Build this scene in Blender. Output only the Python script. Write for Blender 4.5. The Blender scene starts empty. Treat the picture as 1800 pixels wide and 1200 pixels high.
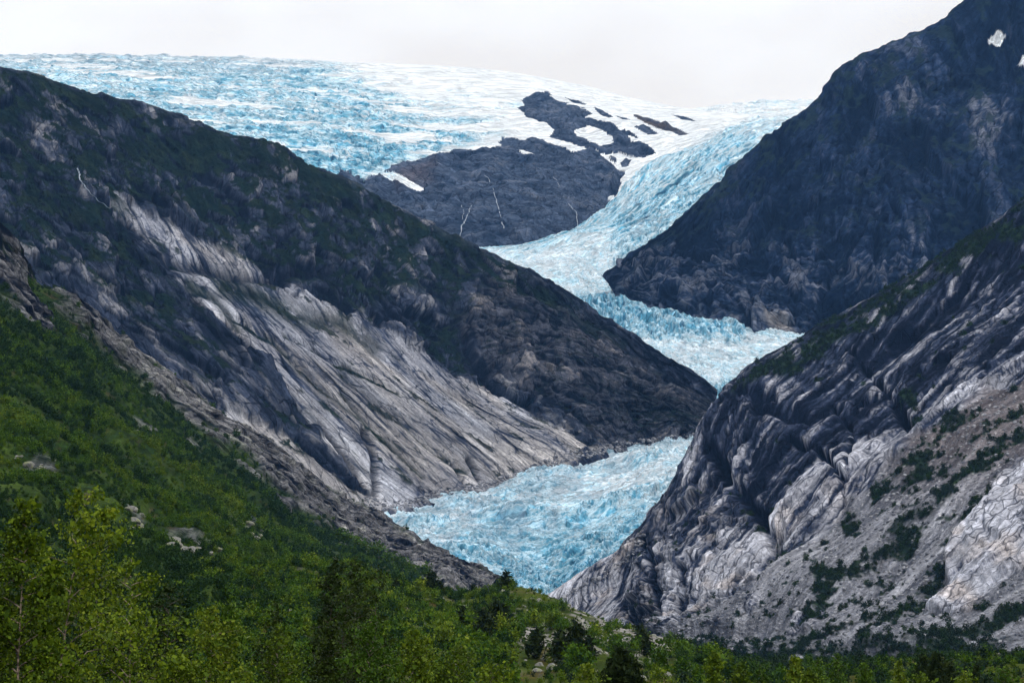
import bpy, math, random
import numpy as np
from mathutils import Vector

# ------------------------------------------------------------------ camera, sky, sun, exposure
scene = bpy.context.scene
col = scene.collection
F = 3500.0                                   # focal length in pixels of an 1800 px wide picture (70 mm on 36 mm)
PITCH = math.atan(530.0 / F)
CT, ST = math.cos(PITCH), math.sin(PITCH)

cam_data = bpy.data.cameras.new('camera')
cam_data.lens = 70.0
cam_data.sensor_width = 36.0
cam_data.clip_start = 0.5
cam_data.clip_end = 60000.0
cam = bpy.data.objects.new('camera', cam_data)
cam.location = (0, 0, 0)
cam.rotation_euler = (math.pi / 2 + PITCH, 0, 0)
col.objects.link(cam)
scene.camera = cam

SUN_ELEV, SUN_AZ = math.radians(50), math.radians(150)   # azimuth clockwise from +Y: behind the camera, to the right
world = bpy.data.worlds.new('World')
scene.world = world
world.use_nodes = True
wn, wl = world.node_tree.nodes, world.node_tree.links
wn.clear()
w_out = wn.new('ShaderNodeOutputWorld')
sky = wn.new('ShaderNodeTexSky')
sky.sky_type = 'NISHITA'
sky.sun_disc = False
sky.sun_elevation = SUN_ELEV
sky.sun_rotation = SUN_AZ
bg_sky = wn.new('ShaderNodeBackground'); bg_sky.inputs['Strength'].default_value = 0.1
wl.new(sky.outputs['Color'], bg_sky.inputs['Color'])
w_tc = wn.new('ShaderNodeTexCoord')
w_map = wn.new('ShaderNodeMapping'); w_map.inputs['Scale'].default_value = (3.5, 3.5, 9.0)
wl.new(w_tc.outputs['Generated'], w_map.inputs['Vector'])
w_noise = wn.new('ShaderNodeTexNoise')
w_noise.inputs['Scale'].default_value = 1.6; w_noise.inputs['Detail'].default_value = 5.0
wl.new(w_map.outputs['Vector'], w_noise.inputs['Vector'])
w_ramp = wn.new('ShaderNodeValToRGB')
w_ramp.color_ramp.elements[0].position = 0.36; w_ramp.color_ramp.elements[0].color = (0.905, 0.92, 0.985, 1)
w_ramp.color_ramp.elements[1].position = 0.56; w_ramp.color_ramp.elements[1].color = (1.01, 1.06, 1.17, 1)
wl.new(w_noise.outputs['Fac'], w_ramp.inputs['Fac'])
bg_cloud = wn.new('ShaderNodeBackground'); bg_cloud.inputs['Strength'].default_value = 1.05
wl.new(w_ramp.outputs['Color'], bg_cloud.inputs['Color'])
w_mix = wn.new('ShaderNodeMixShader'); w_mix.inputs['Fac'].default_value = 0.92    # closed overcast in front of the blue sky
wl.new(bg_sky.outputs[0], w_mix.inputs[1]); wl.new(bg_cloud.outputs[0], w_mix.inputs[2])
wl.new(w_mix.outputs[0], w_out.inputs['Surface'])

sun_data = bpy.data.lights.new('sun', 'SUN')
sun_data.energy = 1.5
sun_data.angle = math.radians(10)
sun_data.color = (1.0, 0.98, 0.95)
sun = bpy.data.objects.new('sun', sun_data)
sdir = Vector((math.sin(SUN_AZ) * math.cos(SUN_ELEV), math.cos(SUN_AZ) * math.cos(SUN_ELEV), math.sin(SUN_ELEV)))
sun.rotation_euler = sdir.to_track_quat('Z', 'Y').to_euler()
col.objects.link(sun)

vs = scene.view_settings
vs.view_transform = 'Standard'; vs.look = 'None'; vs.exposure = 0.0; vs.gamma = 1.0; vs.use_curve_mapping = False
scene.render.engine = 'CYCLES'
scene.cycles.use_denoising = True
scene.cycles.max_bounces = 5
scene.cycles.volume_bounces = 0
scene.cycles.diffuse_bounces = 2
scene.cycles.transparent_max_bounces = 4

# ------------------------------------------------------------------ maths helpers
def at(u, v, d):
    """Point at forward distance d (metres along +Y) seen at photo pixel (u, v)."""
    x, y = (u - 900.0) / F, (600.0 - v) / F
    dy, dz = CT - y * ST, ST + y * CT
    k = d / dy
    return np.array((x * k, d, dz * k))

def project(P):
    fy = P[..., 1] * CT + P[..., 2] * ST
    up = -P[..., 1] * ST + P[..., 2] * CT
    fy = np.maximum(fy, 0.1)
    return 900.0 + F * P[..., 0] / fy, 600.0 - F * up / fy

def _hash(ix, iy, seed):
    h = (ix.astype(np.int64) * 374761393 + iy.astype(np.int64) * 668265263 + seed * 1442695041) & 0xFFFFFFFF
    h = ((h ^ (h >> 13)) * 1274126177) & 0xFFFFFFFF
    h = ((h ^ (h >> 16)) * 2246822519) & 0xFFFFFFFF
    return h ^ (h >> 15)

_ang = np.arange(256) * (2 * np.pi / 256)
_GX, _GY = np.cos(_ang), np.sin(_ang)
def perlin(x, y, seed=0):
    x0, y0 = np.floor(x), np.floor(y)
    fx, fy = x - x0, y - y0
    ix, iy = x0.astype(np.int64), y0.astype(np.int64)
    def g(a, b, dx, dy):
        h = _hash(ix + a, iy + b, seed) & 255
        return _GX[h] * dx + _GY[h] * dy
    sx = fx * fx * fx * (fx * (fx * 6 - 15) + 10)
    sy = fy * fy * fy * (fy * (fy * 6 - 15) + 10)
    n00, n10 = g(0, 0, fx, fy), g(1, 0, fx - 1, fy)
    n01, n11 = g(0, 1, fx, fy - 1), g(1, 1, fx - 1, fy - 1)
    a = n00 + sx * (n10 - n00); b = n01 + sx * (n11 - n01)
    return (a + sy * (b - a)) * 1.5

def fbm(x, y, octaves=4, seed=0, gain=0.5):
    s, a, t = 0.0, 1.0, 0.0
    for o in range(octaves):
        s = s + a * perlin(x, y, seed + o * 17); t += a
        x, y, a = x * 2.03 + 11.3, y * 2.03 - 7.1, a * gain
    return s / t

def ridged(x, y, octaves=4, seed=0, gain=0.5):
    s, a, t = 0.0, 1.0, 0.0
    for o in range(octaves):
        n = 1.0 - np.abs(perlin(x, y, seed + o * 17)) * 1.6
        s = s + a * n * n * np.sign(n); t += a
        x, y, a = x * 2.03 + 5.3, y * 2.03 + 9.1, a * gain
    return s / t

def worley(x, y, seed=0):
    """F1, F2 and a random value of the nearest cell."""
    x0, y0 = np.floor(x).astype(np.int64), np.floor(y).astype(np.int64)
    f1 = np.full(x.shape, 9.0); f2 = np.full(x.shape, 9.0); rnd = np.zeros(x.shape)
    for a in (-1, 0, 1):
        for b in (-1, 0, 1):
            h = _hash(x0 + a, y0 + b, seed)
            dx = x0 + a + (h & 1023) / 1023.0 - x
            dy = y0 + b + ((h >> 10) & 1023) / 1023.0 - y
            d = np.sqrt(dx * dx + dy * dy)
            near = d < f1
            f2 = np.where(near, f1, np.minimum(f2, d))
            rnd = np.where(near, ((h >> 20) & 1023) / 1023.0, rnd)
            f1 = np.where(near, d, f1)
    return f1, f2, rnd

def facets(x, y, seed=0):
    """Jointed blocks: every cell is a tilted plane. Height about -1..1, distance to the joint, the cell's random value."""
    x0, y0 = np.floor(x).astype(np.int64), np.floor(y).astype(np.int64)
    f1 = np.full(x.shape, 9.0); f2 = np.full(x.shape, 9.0)
    rnd = np.zeros(x.shape); h_ = np.zeros(x.shape)
    for a in (-1, 0, 1):
        for b in (-1, 0, 1):
            h = _hash(x0 + a, y0 + b, seed)
            g = _hash(x0 + a, y0 + b, seed + 977)
            dx = x - (x0 + a + (h & 1023) / 1023.0)
            dy = y - (y0 + b + ((h >> 10) & 1023) / 1023.0)
            d = np.abs(dx) * .35 + np.abs(dy) * .35 + np.sqrt(dx * dx + dy * dy) * .65
            near = d < f1
            r = ((h >> 20) & 1023) / 1023.0
            pl = (r - .5) * 1.1 + ((g & 255) / 127.5 - 1) * dx * 1.1 + (((g >> 8) & 255) / 127.5 - 1) * dy * 1.1
            f2 = np.where(near, f1, np.minimum(f2, d))
            rnd = np.where(near, r, rnd); h_ = np.where(near, pl, h_)
            f1 = np.where(near, d, f1)
    return h_, f2 - f1, rnd

def sstep(a, b, x):
    t = np.clip((x - a) / (b - a), 0, 1)
    return t * t * (3 - 2 * t)

def lerp(a, b, t):
    return a + (b - a) * t

def cmix(c0, c1, t):
    return np.asarray(c0) * (1 - t[..., None]) + np.asarray(c1) * t[..., None]

def pchip(Y, x):
    """Monotone cubic through Y[0..n-1] (axis 0) at index positions x (1-D)."""
    n = Y.shape[0]
    d = Y[1:] - Y[:-1]
    m = np.empty_like(Y)
    if n > 2:
        a, b = d[:-1], d[1:]
        same = (a * b) > 0
        m[1:-1] = np.where(same, 2 * a * b / np.where(same, a + b, 1.0), 0.0)
    m[0], m[-1] = d[0], d[-1]
    i = np.clip(np.floor(x).astype(int), 0, n - 2)
    t = (x - i).reshape((-1,) + (1,) * (Y.ndim - 1))
    h00 = 2 * t**3 - 3 * t**2 + 1; h10 = t**3 - 2 * t**2 + t
    h01 = -2 * t**3 + 3 * t**2; h11 = t**3 - t**2
    return h00 * Y[i] + h10 * m[i] + h01 * Y[i + 1] + h11 * m[i + 1]

def catmull(Y, x):
    n = Y.shape[0]
    m = np.empty_like(Y)
    m[1:-1] = (Y[2:] - Y[:-2]) * 0.5
    m[0], m[-1] = Y[1] - Y[0], Y[-1] - Y[-2]
    i = np.clip(np.floor(x).astype(int), 0, n - 2)
    t = (x - i).reshape((-1,) + (1,) * (Y.ndim - 1))
    h00 = 2 * t**3 - 3 * t**2 + 1; h10 = t**3 - 2 * t**2 + t
    h01 = -2 * t**3 + 3 * t**2; h11 = t**3 - t**2
    return h00 * Y[i] + h10 * m[i] + h01 * Y[i + 1] + h11 * m[i + 1]

class Loft:
    """Smooth surface through a grid of world points (rows x columns)."""
    def __init__(self, rows, ns, nt, sw=None, tw=None, curve=catmull):
        G = np.array(rows, float)                       # M x N x 3 world points
        M, N = G.shape[:2]
        seg_t = np.linalg.norm(np.diff(G, axis=0), axis=2).mean(axis=1)
        seg_s = np.linalg.norm(np.diff(G, axis=1), axis=2).mean(axis=0)
        wt = np.asarray(tw, float) if tw is not None else seg_t
        ws = np.asarray(sw, float) if sw is not None else seg_s
        def pos(w, n):
            c = np.concatenate(([0], np.cumsum(w))); c /= c[-1]
            return np.interp(np.linspace(0, 1, n), c, np.arange(len(c)))
        ti, si = pos(wt, nt), pos(ws, ns)
        A = curve(G, ti)                                # nt x N x 3
        P = curve(np.swapaxes(A, 0, 1), si)             # ns x nt x 3
        self.P = np.swapaxes(P, 0, 1).copy()            # nt x ns x 3
        cs = np.concatenate(([0], np.cumsum(seg_s))); ct = np.concatenate(([0], np.cumsum(seg_t)))
        self.S, self.T = np.meshgrid(np.interp(si, np.arange(N), cs), np.interp(ti, np.arange(M), ct))
        self.si, self.ti = np.meshgrid(si, ti)
        self.U, self.V = project(self.P)
        self.base = self.P.copy()
    def normals(self):
        a = np.gradient(self.P, axis=1); b = np.gradient(self.P, axis=0)
        n = np.cross(a, b)
        n /= np.linalg.norm(n, axis=2, keepdims=True) + 1e-9
        if n[..., 2].mean() < 0: n = -n
        return n
    def push(self, d, n=None):
        n = self.normals() if n is None else n
        self.P = self.P + n * d[..., None]
    def axes(self, pa, pb):
        """Coordinates along the world direction pa->pb and across it, both in the mean plane."""
        a = np.asarray(pb) - np.asarray(pa); a /= np.linalg.norm(a)
        n = self.normals().reshape(-1, 3).mean(axis=0); n /= np.linalg.norm(n)
        b = np.cross(n, a); b /= np.linalg.norm(b)
        return self.P @ a, self.P @ b

def soften(d, k=2):
    for _ in range(k):
        p = np.pad(d, 1, mode='edge')
        d = (p[:-2, 1:-1] + p[2:, 1:-1] + 2 * p[1:-1, 1:-1]) * .25
        p = np.pad(d, 1, mode='edge')
        d = (p[1:-1, :-2] + p[1:-1, 2:] + 2 * p[1:-1, 1:-1]) * .25
    return d

def mesh_grid(name, P, attrs, mat, face_mask=None, smooth=True, kind='structure', label=None, category=None):
    nt, ns = P.shape[:2]
    idx = np.arange(nt * ns).reshape(nt, ns)
    q = np.stack((idx[:-1, :-1], idx[:-1, 1:], idx[1:, 1:], idx[1:, :-1]), axis=-1).reshape(-1, 4)
    # orient upward
    Pf = P.reshape(-1, 3)
    mid = q[len(q) // 2]
    nz = np.cross(Pf[q[:, 1]] - Pf[q[:, 0]], Pf[q[:, 3]] - Pf[q[:, 0]])[:, 2].sum()
    if nz < 0: q = q[:, ::-1]
    if face_mask is not None: q = q[face_mask.reshape(-1)]
    used = np.unique(q)
    remap = np.full(nt * ns, -1); remap[used] = np.arange(len(used))
    q = remap[q]
    co = Pf[used]
    me = bpy.data.meshes.new(name)
    me.vertices.add(len(co)); me.vertices.foreach_set('co', co.astype(np.float32).ravel())
    me.loops.add(q.size); me.loops.foreach_set('vertex_index', q.astype(np.int32).ravel())
    me.polygons.add(len(q)); me.polygons.foreach_set('loop_start', (np.arange(len(q)) * 4).astype(np.int32))
    me.polygons.foreach_set('use_smooth', np.full(len(q), smooth))
    me.update(calc_edges=True)
    for k, a in attrs.items():
        if a.ndim == 3:
            at_ = me.attributes.new(k, 'FLOAT_COLOR', 'POINT')
            c4 = np.ones((len(co), 4), np.float32); c4[:, :3] = a.reshape(-1, 3)[used]
            at_.data.foreach_set('color', c4.ravel())
        else:
            at_ = me.attributes.new(k, 'FLOAT', 'POINT')
            at_.data.foreach_set('value', a.reshape(-1)[used].astype(np.float32))
    me.materials.append(mat)
    o = bpy.data.objects.new(name, me); col.objects.link(o)
    if kind: o['kind'] = kind
    if label: o['label'] = label
    if category: o['category'] = category
    return o

def poly_mask(U, V, poly, feather=8.0, wob=0.0):
    """1 inside a traced outline, 0 outside, soft over `feather` px; wob: per-vertex offset in px."""
    poly = np.asarray(poly, float)
    x0, y0 = poly.min(axis=0) - 60; x1, y1 = poly.max(axis=0) + 60
    out = np.zeros(U.shape)
    sel = (U > x0) & (U < x1) & (V > y0) & (V < y1)
    if not sel.any(): return out
    u, v = U[sel], V[sel]
    inside = np.zeros(u.shape, bool); dist = np.full(u.shape, 1e9)
    n = len(poly)
    for i in range(n):
        ax, ay = poly[i]; bx, by = poly[(i + 1) % n]
        cond = (ay > v) != (by > v)
        with np.errstate(divide='ignore', invalid='ignore'):
            xi = (bx - ax) * (v - ay) / (by - ay if by != ay else 1e-9) + ax
        inside ^= cond & (u < xi)
        ex, ey = bx - ax, by - ay
        t = np.clip(((u - ax) * ex + (v - ay) * ey) / (ex * ex + ey * ey + 1e-9), 0, 1)
        dist = np.minimum(dist, np.hypot(u - ax - t * ex, v - ay - t * ey))
    sd = np.where(inside, dist, -dist)
    if not np.isscalar(wob): sd = sd + wob[sel]
    out[sel] = sstep(-feather, feather, sd)
    return out

def line_mask(U, V, pts, w0, w1=None, feather=0.5, wob=0.0):
    """1 on a traced polyline of half width w0..w1 px."""
    w1 = w0 if w1 is None else w1
    pts = np.asarray(pts, float)
    m = 80
    sel = (U > pts[:, 0].min() - m) & (U < pts[:, 0].max() + m) & (V > pts[:, 1].min() - m) & (V < pts[:, 1].max() + m)
    out = np.zeros(U.shape)
    if not sel.any(): return out
    u, v = U[sel], V[sel]
    best = np.full(u.shape, 1e9)
    n = len(pts) - 1
    for i in range(n):
        ax, ay = pts[i]; bx, by = pts[i + 1]; ex, ey = bx - ax, by - ay
        t = np.clip(((u - ax) * ex + (v - ay) * ey) / (ex * ex + ey * ey + 1e-9), 0, 1)
        w = lerp(w0, w1, (i + t) / n)
        best = np.minimum(best, np.hypot(u - ax - t * ex, v - ay - t * ey) - w)
    if not np.isscalar(wob): best = best + wob[sel]
    out[sel] = 1 - sstep(-feather * w0, feather * w0, best)
    return out

# ------------------------------------------------------------------ materials
def new_mat(name):
    m = bpy.data.materials.new(name); m.use_nodes = True
    nt = m.node_tree
    b = nt.nodes.get('Principled BSDF')
    return m, nt, b

def N(nt, kind, **kw):
    n = nt.nodes.new(kind)
    for k, v in kw.items(): n.inputs[k].default_value = v
    return n

def terrain_material(name, rough=0.95, spec=0.03, fine=0.35, fine_amt=0.5, bump=0.6, bump_dist=1.5, joints=(), joint_tint=(.22, .24, .28), grain=None):
    """Vertex colour of the ground cover times fine procedural grain, with fine relief.
    joints: [(across m, along m, line width, depth)] networks of open joints laid along the 'flow' coordinates."""
    m, nt, b = new_mat(name)
    L = nt.links
    at_ = nt.nodes.new('ShaderNodeAttribute'); at_.attribute_name = 'cover'
    tc = nt.nodes.new('ShaderNodeTexCoord')
    n1 = N(nt, 'ShaderNodeTexNoise', Scale=fine, Detail=6.0, Roughness=0.7)
    L.new(tc.outputs['Object'], n1.inputs['Vector'])
    mr = N(nt, 'ShaderNodeMapRange'); mr.inputs['From Min'].default_value = 0.3; mr.inputs['From Max'].default_value = 0.7
    mr.inputs['To Min'].default_value = 1 - fine_amt; mr.inputs['To Max'].default_value = 1 + fine_amt
    L.new(n1.outputs['Fac'], mr.inputs['Value'])
    def mul(col_out, val_out, tint=None):
        mx = nt.nodes.new('ShaderNodeMix'); mx.data_type = 'RGBA'; mx.blend_type = 'MULTIPLY'
        mx.inputs['Factor'].default_value = 1.0
        L.new(col_out, mx.inputs['A']); L.new(val_out, mx.inputs['B'])
        return mx.outputs['Result']
    colour = mul(at_.outputs['Color'], mr.outputs['Result'])
    n2 = N(nt, 'ShaderNodeTexNoise', Scale=fine * 0.7, Detail=5.0, Roughness=0.7)
    L.new(tc.outputs['Object'], n2.inputs['Vector'])
    height = n2.outputs['Fac']
    if joints or grain:
        fl = nt.nodes.new('ShaderNodeAttribute'); fl.attribute_name = 'flow'
        bare = nt.nodes.new('ShaderNodeAttribute'); bare.attribute_name = 'bare'
        wn_ = N(nt, 'ShaderNodeTexNoise', Scale=0.014, Detail=2.0); L.new(fl.outputs['Vector'], wn_.inputs['Vector'])
        wv = nt.nodes.new('ShaderNodeVectorMath'); wv.operation = 'MULTIPLY_ADD'; wv.inputs[1].default_value = (16, 16, 0)
        L.new(wn_.outputs['Color'], wv.inputs[0]); L.new(fl.outputs['Vector'], wv.inputs[2])
    if grain:
        gm = N(nt, 'ShaderNodeMapping', Scale=(1 / grain[0], 1 / grain[1], 1)); L.new(wv.outputs[0], gm.inputs['Vector'])
        gn = N(nt, 'ShaderNodeTexNoise', Scale=1.0, Detail=4.0, Roughness=0.65); L.new(gm.outputs[0], gn.inputs['Vector'])
        gr = N(nt, 'ShaderNodeMapRange'); gr.inputs['From Min'].default_value = .34; gr.inputs['From Max'].default_value = .62
        gr.inputs['To Min'].default_value = 1 - grain[2]; gr.inputs['To Max'].default_value = 1 + grain[2] * .7
        L.new(gn.outputs['Fac'], gr.inputs['Value']); colour = mul(colour, gr.outputs['Result'])
    for k, (ax, al_, wd, dp) in enumerate(joints):
        mp = N(nt, 'ShaderNodeMapping', Scale=(1 / ax, 1 / al_, 1), Location=(k * 7.3, k * 3.1, 0)); L.new(wv.outputs[0], mp.inputs['Vector'])
        vo = nt.nodes.new('ShaderNodeTexVoronoi'); vo.voronoi_dimensions = '2D'; vo.feature = 'DISTANCE_TO_EDGE'; vo.inputs['Scale'].default_value = 1.0
        L.new(mp.outputs[0], vo.inputs['Vector'])
        vc_ = nt.nodes.new('ShaderNodeTexVoronoi'); vc_.voronoi_dimensions = '2D'; vc_.inputs['Scale'].default_value = 1.0
        L.new(mp.outputs[0], vc_.inputs['Vector'])
        wj = N(nt, 'ShaderNodeTexNoise', Scale=0.06 / (k + 1), Detail=3.0); L.new(fl.outputs['Vector'], wj.inputs['Vector'])     # joints open and close along their run
        wm = N(nt, 'ShaderNodeMapRange'); wm.inputs['From Min'].default_value = .40; wm.inputs['From Max'].default_value = .62
        wm.inputs['To Min'].default_value = wd * .12; wm.inputs['To Max'].default_value = wd
        L.new(wj.outputs['Fac'], wm.inputs['Value'])
        ed = N(nt, 'ShaderNodeMapRange'); ed.inputs['From Min'].default_value = 0.0
        L.new(vo.outputs['Distance'], ed.inputs['Value']); L.new(wm.outputs['Result'], ed.inputs['From Max'])
        ed.inputs['To Min'].default_value = dp; ed.inputs['To Max'].default_value = 0.0
        fb = nt.nodes.new('ShaderNodeMath'); fb.operation = 'MULTIPLY'; L.new(ed.outputs['Result'], fb.inputs[0]); L.new(bare.outputs['Fac'], fb.inputs[1])
        dk = nt.nodes.new('ShaderNodeMix'); dk.data_type = 'RGBA'; dk.blend_type = 'MULTIPLY'; dk.inputs['B'].default_value = (*joint_tint, 1)
        L.new(fb.outputs[0], dk.inputs['Factor']); L.new(colour, dk.inputs['A']); colour = dk.outputs['Result']
        # every block a little lighter or darker and tilted
        sp = nt.nodes.new('ShaderNodeSeparateColor'); L.new(vc_.outputs['Color'], sp.inputs[0])
        bl = N(nt, 'ShaderNodeMapRange'); bl.inputs['To Min'].default_value = .80; bl.inputs['To Max'].default_value = 1.22; L.new(sp.outputs[0], bl.inputs['Value'])
        colour = mul(colour, bl.outputs['Result'])
        sb = nt.nodes.new('ShaderNodeMath'); sb.operation = 'MULTIPLY_ADD'; sb.inputs[1].default_value = -.7; L.new(fb.outputs[0], sb.inputs[0]); L.new(height, sb.inputs[2])
        sc_ = nt.nodes.new('ShaderNodeMath'); sc_.operation = 'MULTIPLY_ADD'; sc_.inputs[1].default_value = .35; L.new(sp.outputs[1], sc_.inputs[0]); L.new(sb.outputs[0], sc_.inputs[2])
        height = sc_.outputs[0]
    L.new(colour, b.inputs['Base Color'])
    b.inputs['Roughness'].default_value = rough
    b.inputs['Specular IOR Level'].default_value = spec
    bp = N(nt, 'ShaderNodeBump', Strength=bump, Distance=bump_dist)
    L.new(height, bp.inputs['Height'])
    L.new(bp.outputs['Normal'], b.inputs['Normal'])
    return m

MAT_SLAB = terrain_material('polished_slab_rock', fine=0.3, fine_amt=0.40, bump=0.8, bump_dist=2.6, joints=((20, 60, .045, .95), (8, 20, .07, .8)), grain=(1.6, 22, .24))
MAT_ROCK = terrain_material('fractured_rock', fine=0.3, fine_amt=0.45, bump=0.9, bump_dist=2.6, joints=((12, 58, .06, .85), (4.5, 14, .09, .7)), grain=(1.6, 14, .26))
MAT_ROCK_FAR = terrain_material('far_rock', fine=0.14, fine_amt=0.4, bump=0.9, bump_dist=5.0, joints=((30, 55, .06, .9), (11, 22, .10, .8)), grain=(3.5, 34, .4))
MAT_ICE = terrain_material('glacier_ice', rough=0.6, spec=0.15, fine=0.35, fine_amt=0.16, bump=0.7, bump_dist=3.0, joints=((26, 7, .15, .55), (9, 3.6, .18, .4)), joint_tint=(.14, .42, .58), grain=(14, 2.6, .22))
MAT_ICE_FAR = terrain_material('ice_cap_ice', rough=0.6, spec=0.12, fine=0.12, fine_amt=0.12, bump=0.6, bump_dist=5.0, joints=((60, 16, .16, .8), (24, 9, .2, .65)), joint_tint=(.20, .38, .50), grain=(60, 6, .25))
MAT_GROUND = terrain_material('hillside_ground', fine=0.9, fine_amt=0.5, bump=0.6, bump_dist=0.6)
MAT_RIB = terrain_material('rib_rock', fine=0.6, fine_amt=0.5, bump=0.8, bump_dist=1.2, joints=((7, 22, .09, .85), (2.8, 7, .14, .7)), grain=(1.2, 12, .4))
MAT_WATER = new_mat('white_water')[0]
MAT_WATER.node_tree.nodes['Principled BSDF'].inputs['Base Color'].default_value = (0.36, 0.42, 0.50, 1)
MAT_WATER.node_tree.nodes['Principled BSDF'].inputs['Roughness'].default_value = 0.4

# ground cover colours (linear)
C_DARK = (0.005, 0.008, 0.017)      # wet / lichened gneiss, tinted with the blue cast of shade
C_MID = (0.035, 0.045, 0.075)  # mid rock tone, made bluer to carry the cast of the shadows
C_LIGHT = (0.285, 0.285, 0.305)       # fresh ice-polished slab
C_PALE = (0.53, 0.525, 0.545)
C_WARM = (0.30, 0.235, 0.185)
C_HEATH = (0.005, 0.013, 0.010)     # dark alpine heath
C_SNOW = (0.70, 0.745, 0.785)
C_ICE = (0.48, 0.67, 0.77)
C_BLUE = (0.12, 0.39, 0.55)
C_DEEP = (0.02, 0.10, 0.19)
C_DIRT = (0.27, 0.34, 0.41)

# ------------------------------------------------------------------ valley floor (reaches the horizon)
def valley_floor():
    n = 60
    g = np.linspace(-1, 1, n)
    r = np.sign(g) * np.abs(g) ** 2 * 26000
    X, Y = np.meshgrid(r, r + 3000)
    Z = np.full_like(X, -24.0) + fbm(X / 400, Y / 400, 3, 5) * 2
    P = np.stack((X, Y, Z), axis=-1)
    c = cmix((0.02, 0.035, 0.015), (0.09, 0.09, 0.08), sstep(-0.1, 0.4, fbm(X / 90, Y / 90, 3, 9)))
    return mesh_grid('valley_floor', P, {'cover': c}, MAT_GROUND)
valley_floor()

def drop(p, dy, dz, dx=0.0):
    return np.asarray(p) + np.array((dx, dy, dz))

# ------------------------------------------------------------------ left mountain
def left_mountain():
    ridge = [(-330, 84, 2750), (-150, 116, 2800), (0, 141, 2850), (60, 156, 2870), (150, 180, 2900), (270, 208, 2940), (400, 257, 2990), (520, 304, 3040),
             (640, 350, 3080), (740, 408, 3080), (830, 461, 3060), (930, 505, 3040), (1000, 540, 3020), (1100, 608, 2990), (1180, 658, 2960), (1258, 716, 2930)]
    mid1 = [(-260, 180, 2640), (-80, 215, 2680), (60, 235, 2700), (130, 250, 2720), (220, 275, 2740), (330, 300, 2770), (450, 340, 2810), (560, 385, 2850),
            (665, 425, 2885), (755, 475, 2915), (845, 510, 2930), (940, 545, 2940), (1010, 575, 2930), (1105, 635, 2925), (1182, 675, 2915), (1258, 722, 2905)]
    mid2 = [(-170, 330, 2500), (20, 370, 2530), (150, 385, 2560), (220, 400, 2580), (310, 425, 2600), (410, 450, 2620), (520, 485, 2660), (620, 520, 2700),
            (710, 550, 2740), (785, 580, 2790), (865, 590, 2830), (950, 605, 2860), (1020, 630, 2870), (1110, 665, 2875), (1184, 693, 2880), (1257, 730, 2885)]
    mid3 = [(-60, 500, 2360), (150, 545, 2400), (300, 570, 2435), (385, 590, 2460), (475, 612, 2485), (570, 632, 2520), (670, 655, 2570), (755, 678, 2620),
            (830, 695, 2670), (875, 696, 2720), (920, 680, 2760), (985, 680, 2800), (1050, 695, 2830), (1120, 705, 2845), (1188, 717, 2855), (1254, 741, 2865)]
    base = [(100, 720, 2240), (340, 790, 2290), (520, 832, 2340), (625, 866, 2400), (720, 880, 2455), (810, 864, 2530), (880, 846, 2595), (940, 824, 2650),
            (1000, 802, 2700), (1045, 791, 2740), (1075, 781, 2770), (1095, 779, 2785), (1130, 777, 2805), (1165, 774, 2825), (1205, 768, 2840), (1248, 764, 2850)]
    R = [at(*p) for p in ridge]
    back = [drop(p, 420, -330) for p in R]; back2 = [drop(p, 900, -800) for p in R]
    B = [at(*p) for p in base]
    under = [drop(p, -90, -90, 40) for p in B]
    rows = [back2, back, R, [at(*p) for p in mid1], [at(*p) for p in mid2], [at(*p) for p in mid3], B, under]
    L = Loft(rows, 780, 480, tw=[8, 18, 130, 150, 160, 170, 25], curve=catmull)
    S, T, U, V = L.S, L.T, L.U, L.V
    nw = fbm(S / 60, T / 60, 4, 21)                       # general wobble
    wob = nw * 26
    # regions traced from the photograph
    slab = poly_mask(U, V, [(175, 345), (330, 405), (470, 465), (560, 520), (700, 585), (800, 660), (930, 710), (1065, 780), (1000, 815), (860, 865), (690, 900),
                            (640, 860), (575, 790), (530, 720), (470, 640), (400, 570), (330, 500), (250, 430)], 3, wob + fbm(S / 12, T / 14, 3, 23) * 10)
    slab = np.maximum(slab, poly_mask(U, V, [(395, 710), (470, 750), (560, 810), (700, 890), (600, 920), (480, 830), (390, 760)], 3, wob * .6 + fbm(S / 12, T / 14, 3, 25) * 8))
    upper_slab = poly_mask(U, V, [(175, 345), (330, 405), (470, 465), (420, 480), (330, 470), (300, 500), (220, 410)], 14, wob)
    blocky = poly_mask(U, V, [(330, 520), (440, 640), (560, 760), (580, 800), (440, 770), (330, 660), (200, 560), (60, 470), (40, 430), (200, 440)], 14, wob)
    cliff = poly_mask(U, V, [(860, 500), (1000, 545), (1180, 670), (1270, 720), (1260, 775), (1090, 785), (960, 700), (850, 640), (800, 560)], 12, wob)
    heath = poly_mask(U, V, [(-300, 60), (150, 155), (400, 230), (640, 325), (830, 440), (1010, 530), (960, 545), (850, 520), (800, 560), (720, 520), (640, 540),
                             (540, 500), (420, 440), (280, 380), (180, 350), (290, 500), (330, 560), (200, 520), (-100, 430)], 16, wob)
    gully = poly_mask(U, V, [(735, 545), (790, 565), (870, 665), (980, 740), (1080, 778), (1040, 775), (930, 715), (800, 650), (750, 600)], 6, wob * 0.6)
    ln = lambda p, a, b, k=.5: line_mask(U, V, p, a, b, 1.0, wob * k)
    slot = np.maximum.reduce([ln([(400, 500), (450, 515), (520, 548), (600, 565), (660, 610)], 20, 9, .4), ln([(330, 500), (380, 530), (420, 580)], 9, 6, .4), ln([(600, 690), (640, 740), (700, 800), (740, 840)], 4, 3, .3), ln([(600, 655), (680, 720), (760, 790), (820, 830)], 5, 3, .3),
                              ln([(400, 555), (480, 600), (560, 680), (640, 740)], 5, 4, .3), ln([(500, 590), (640, 660), (700, 690)], 4, 4, .3)])
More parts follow.
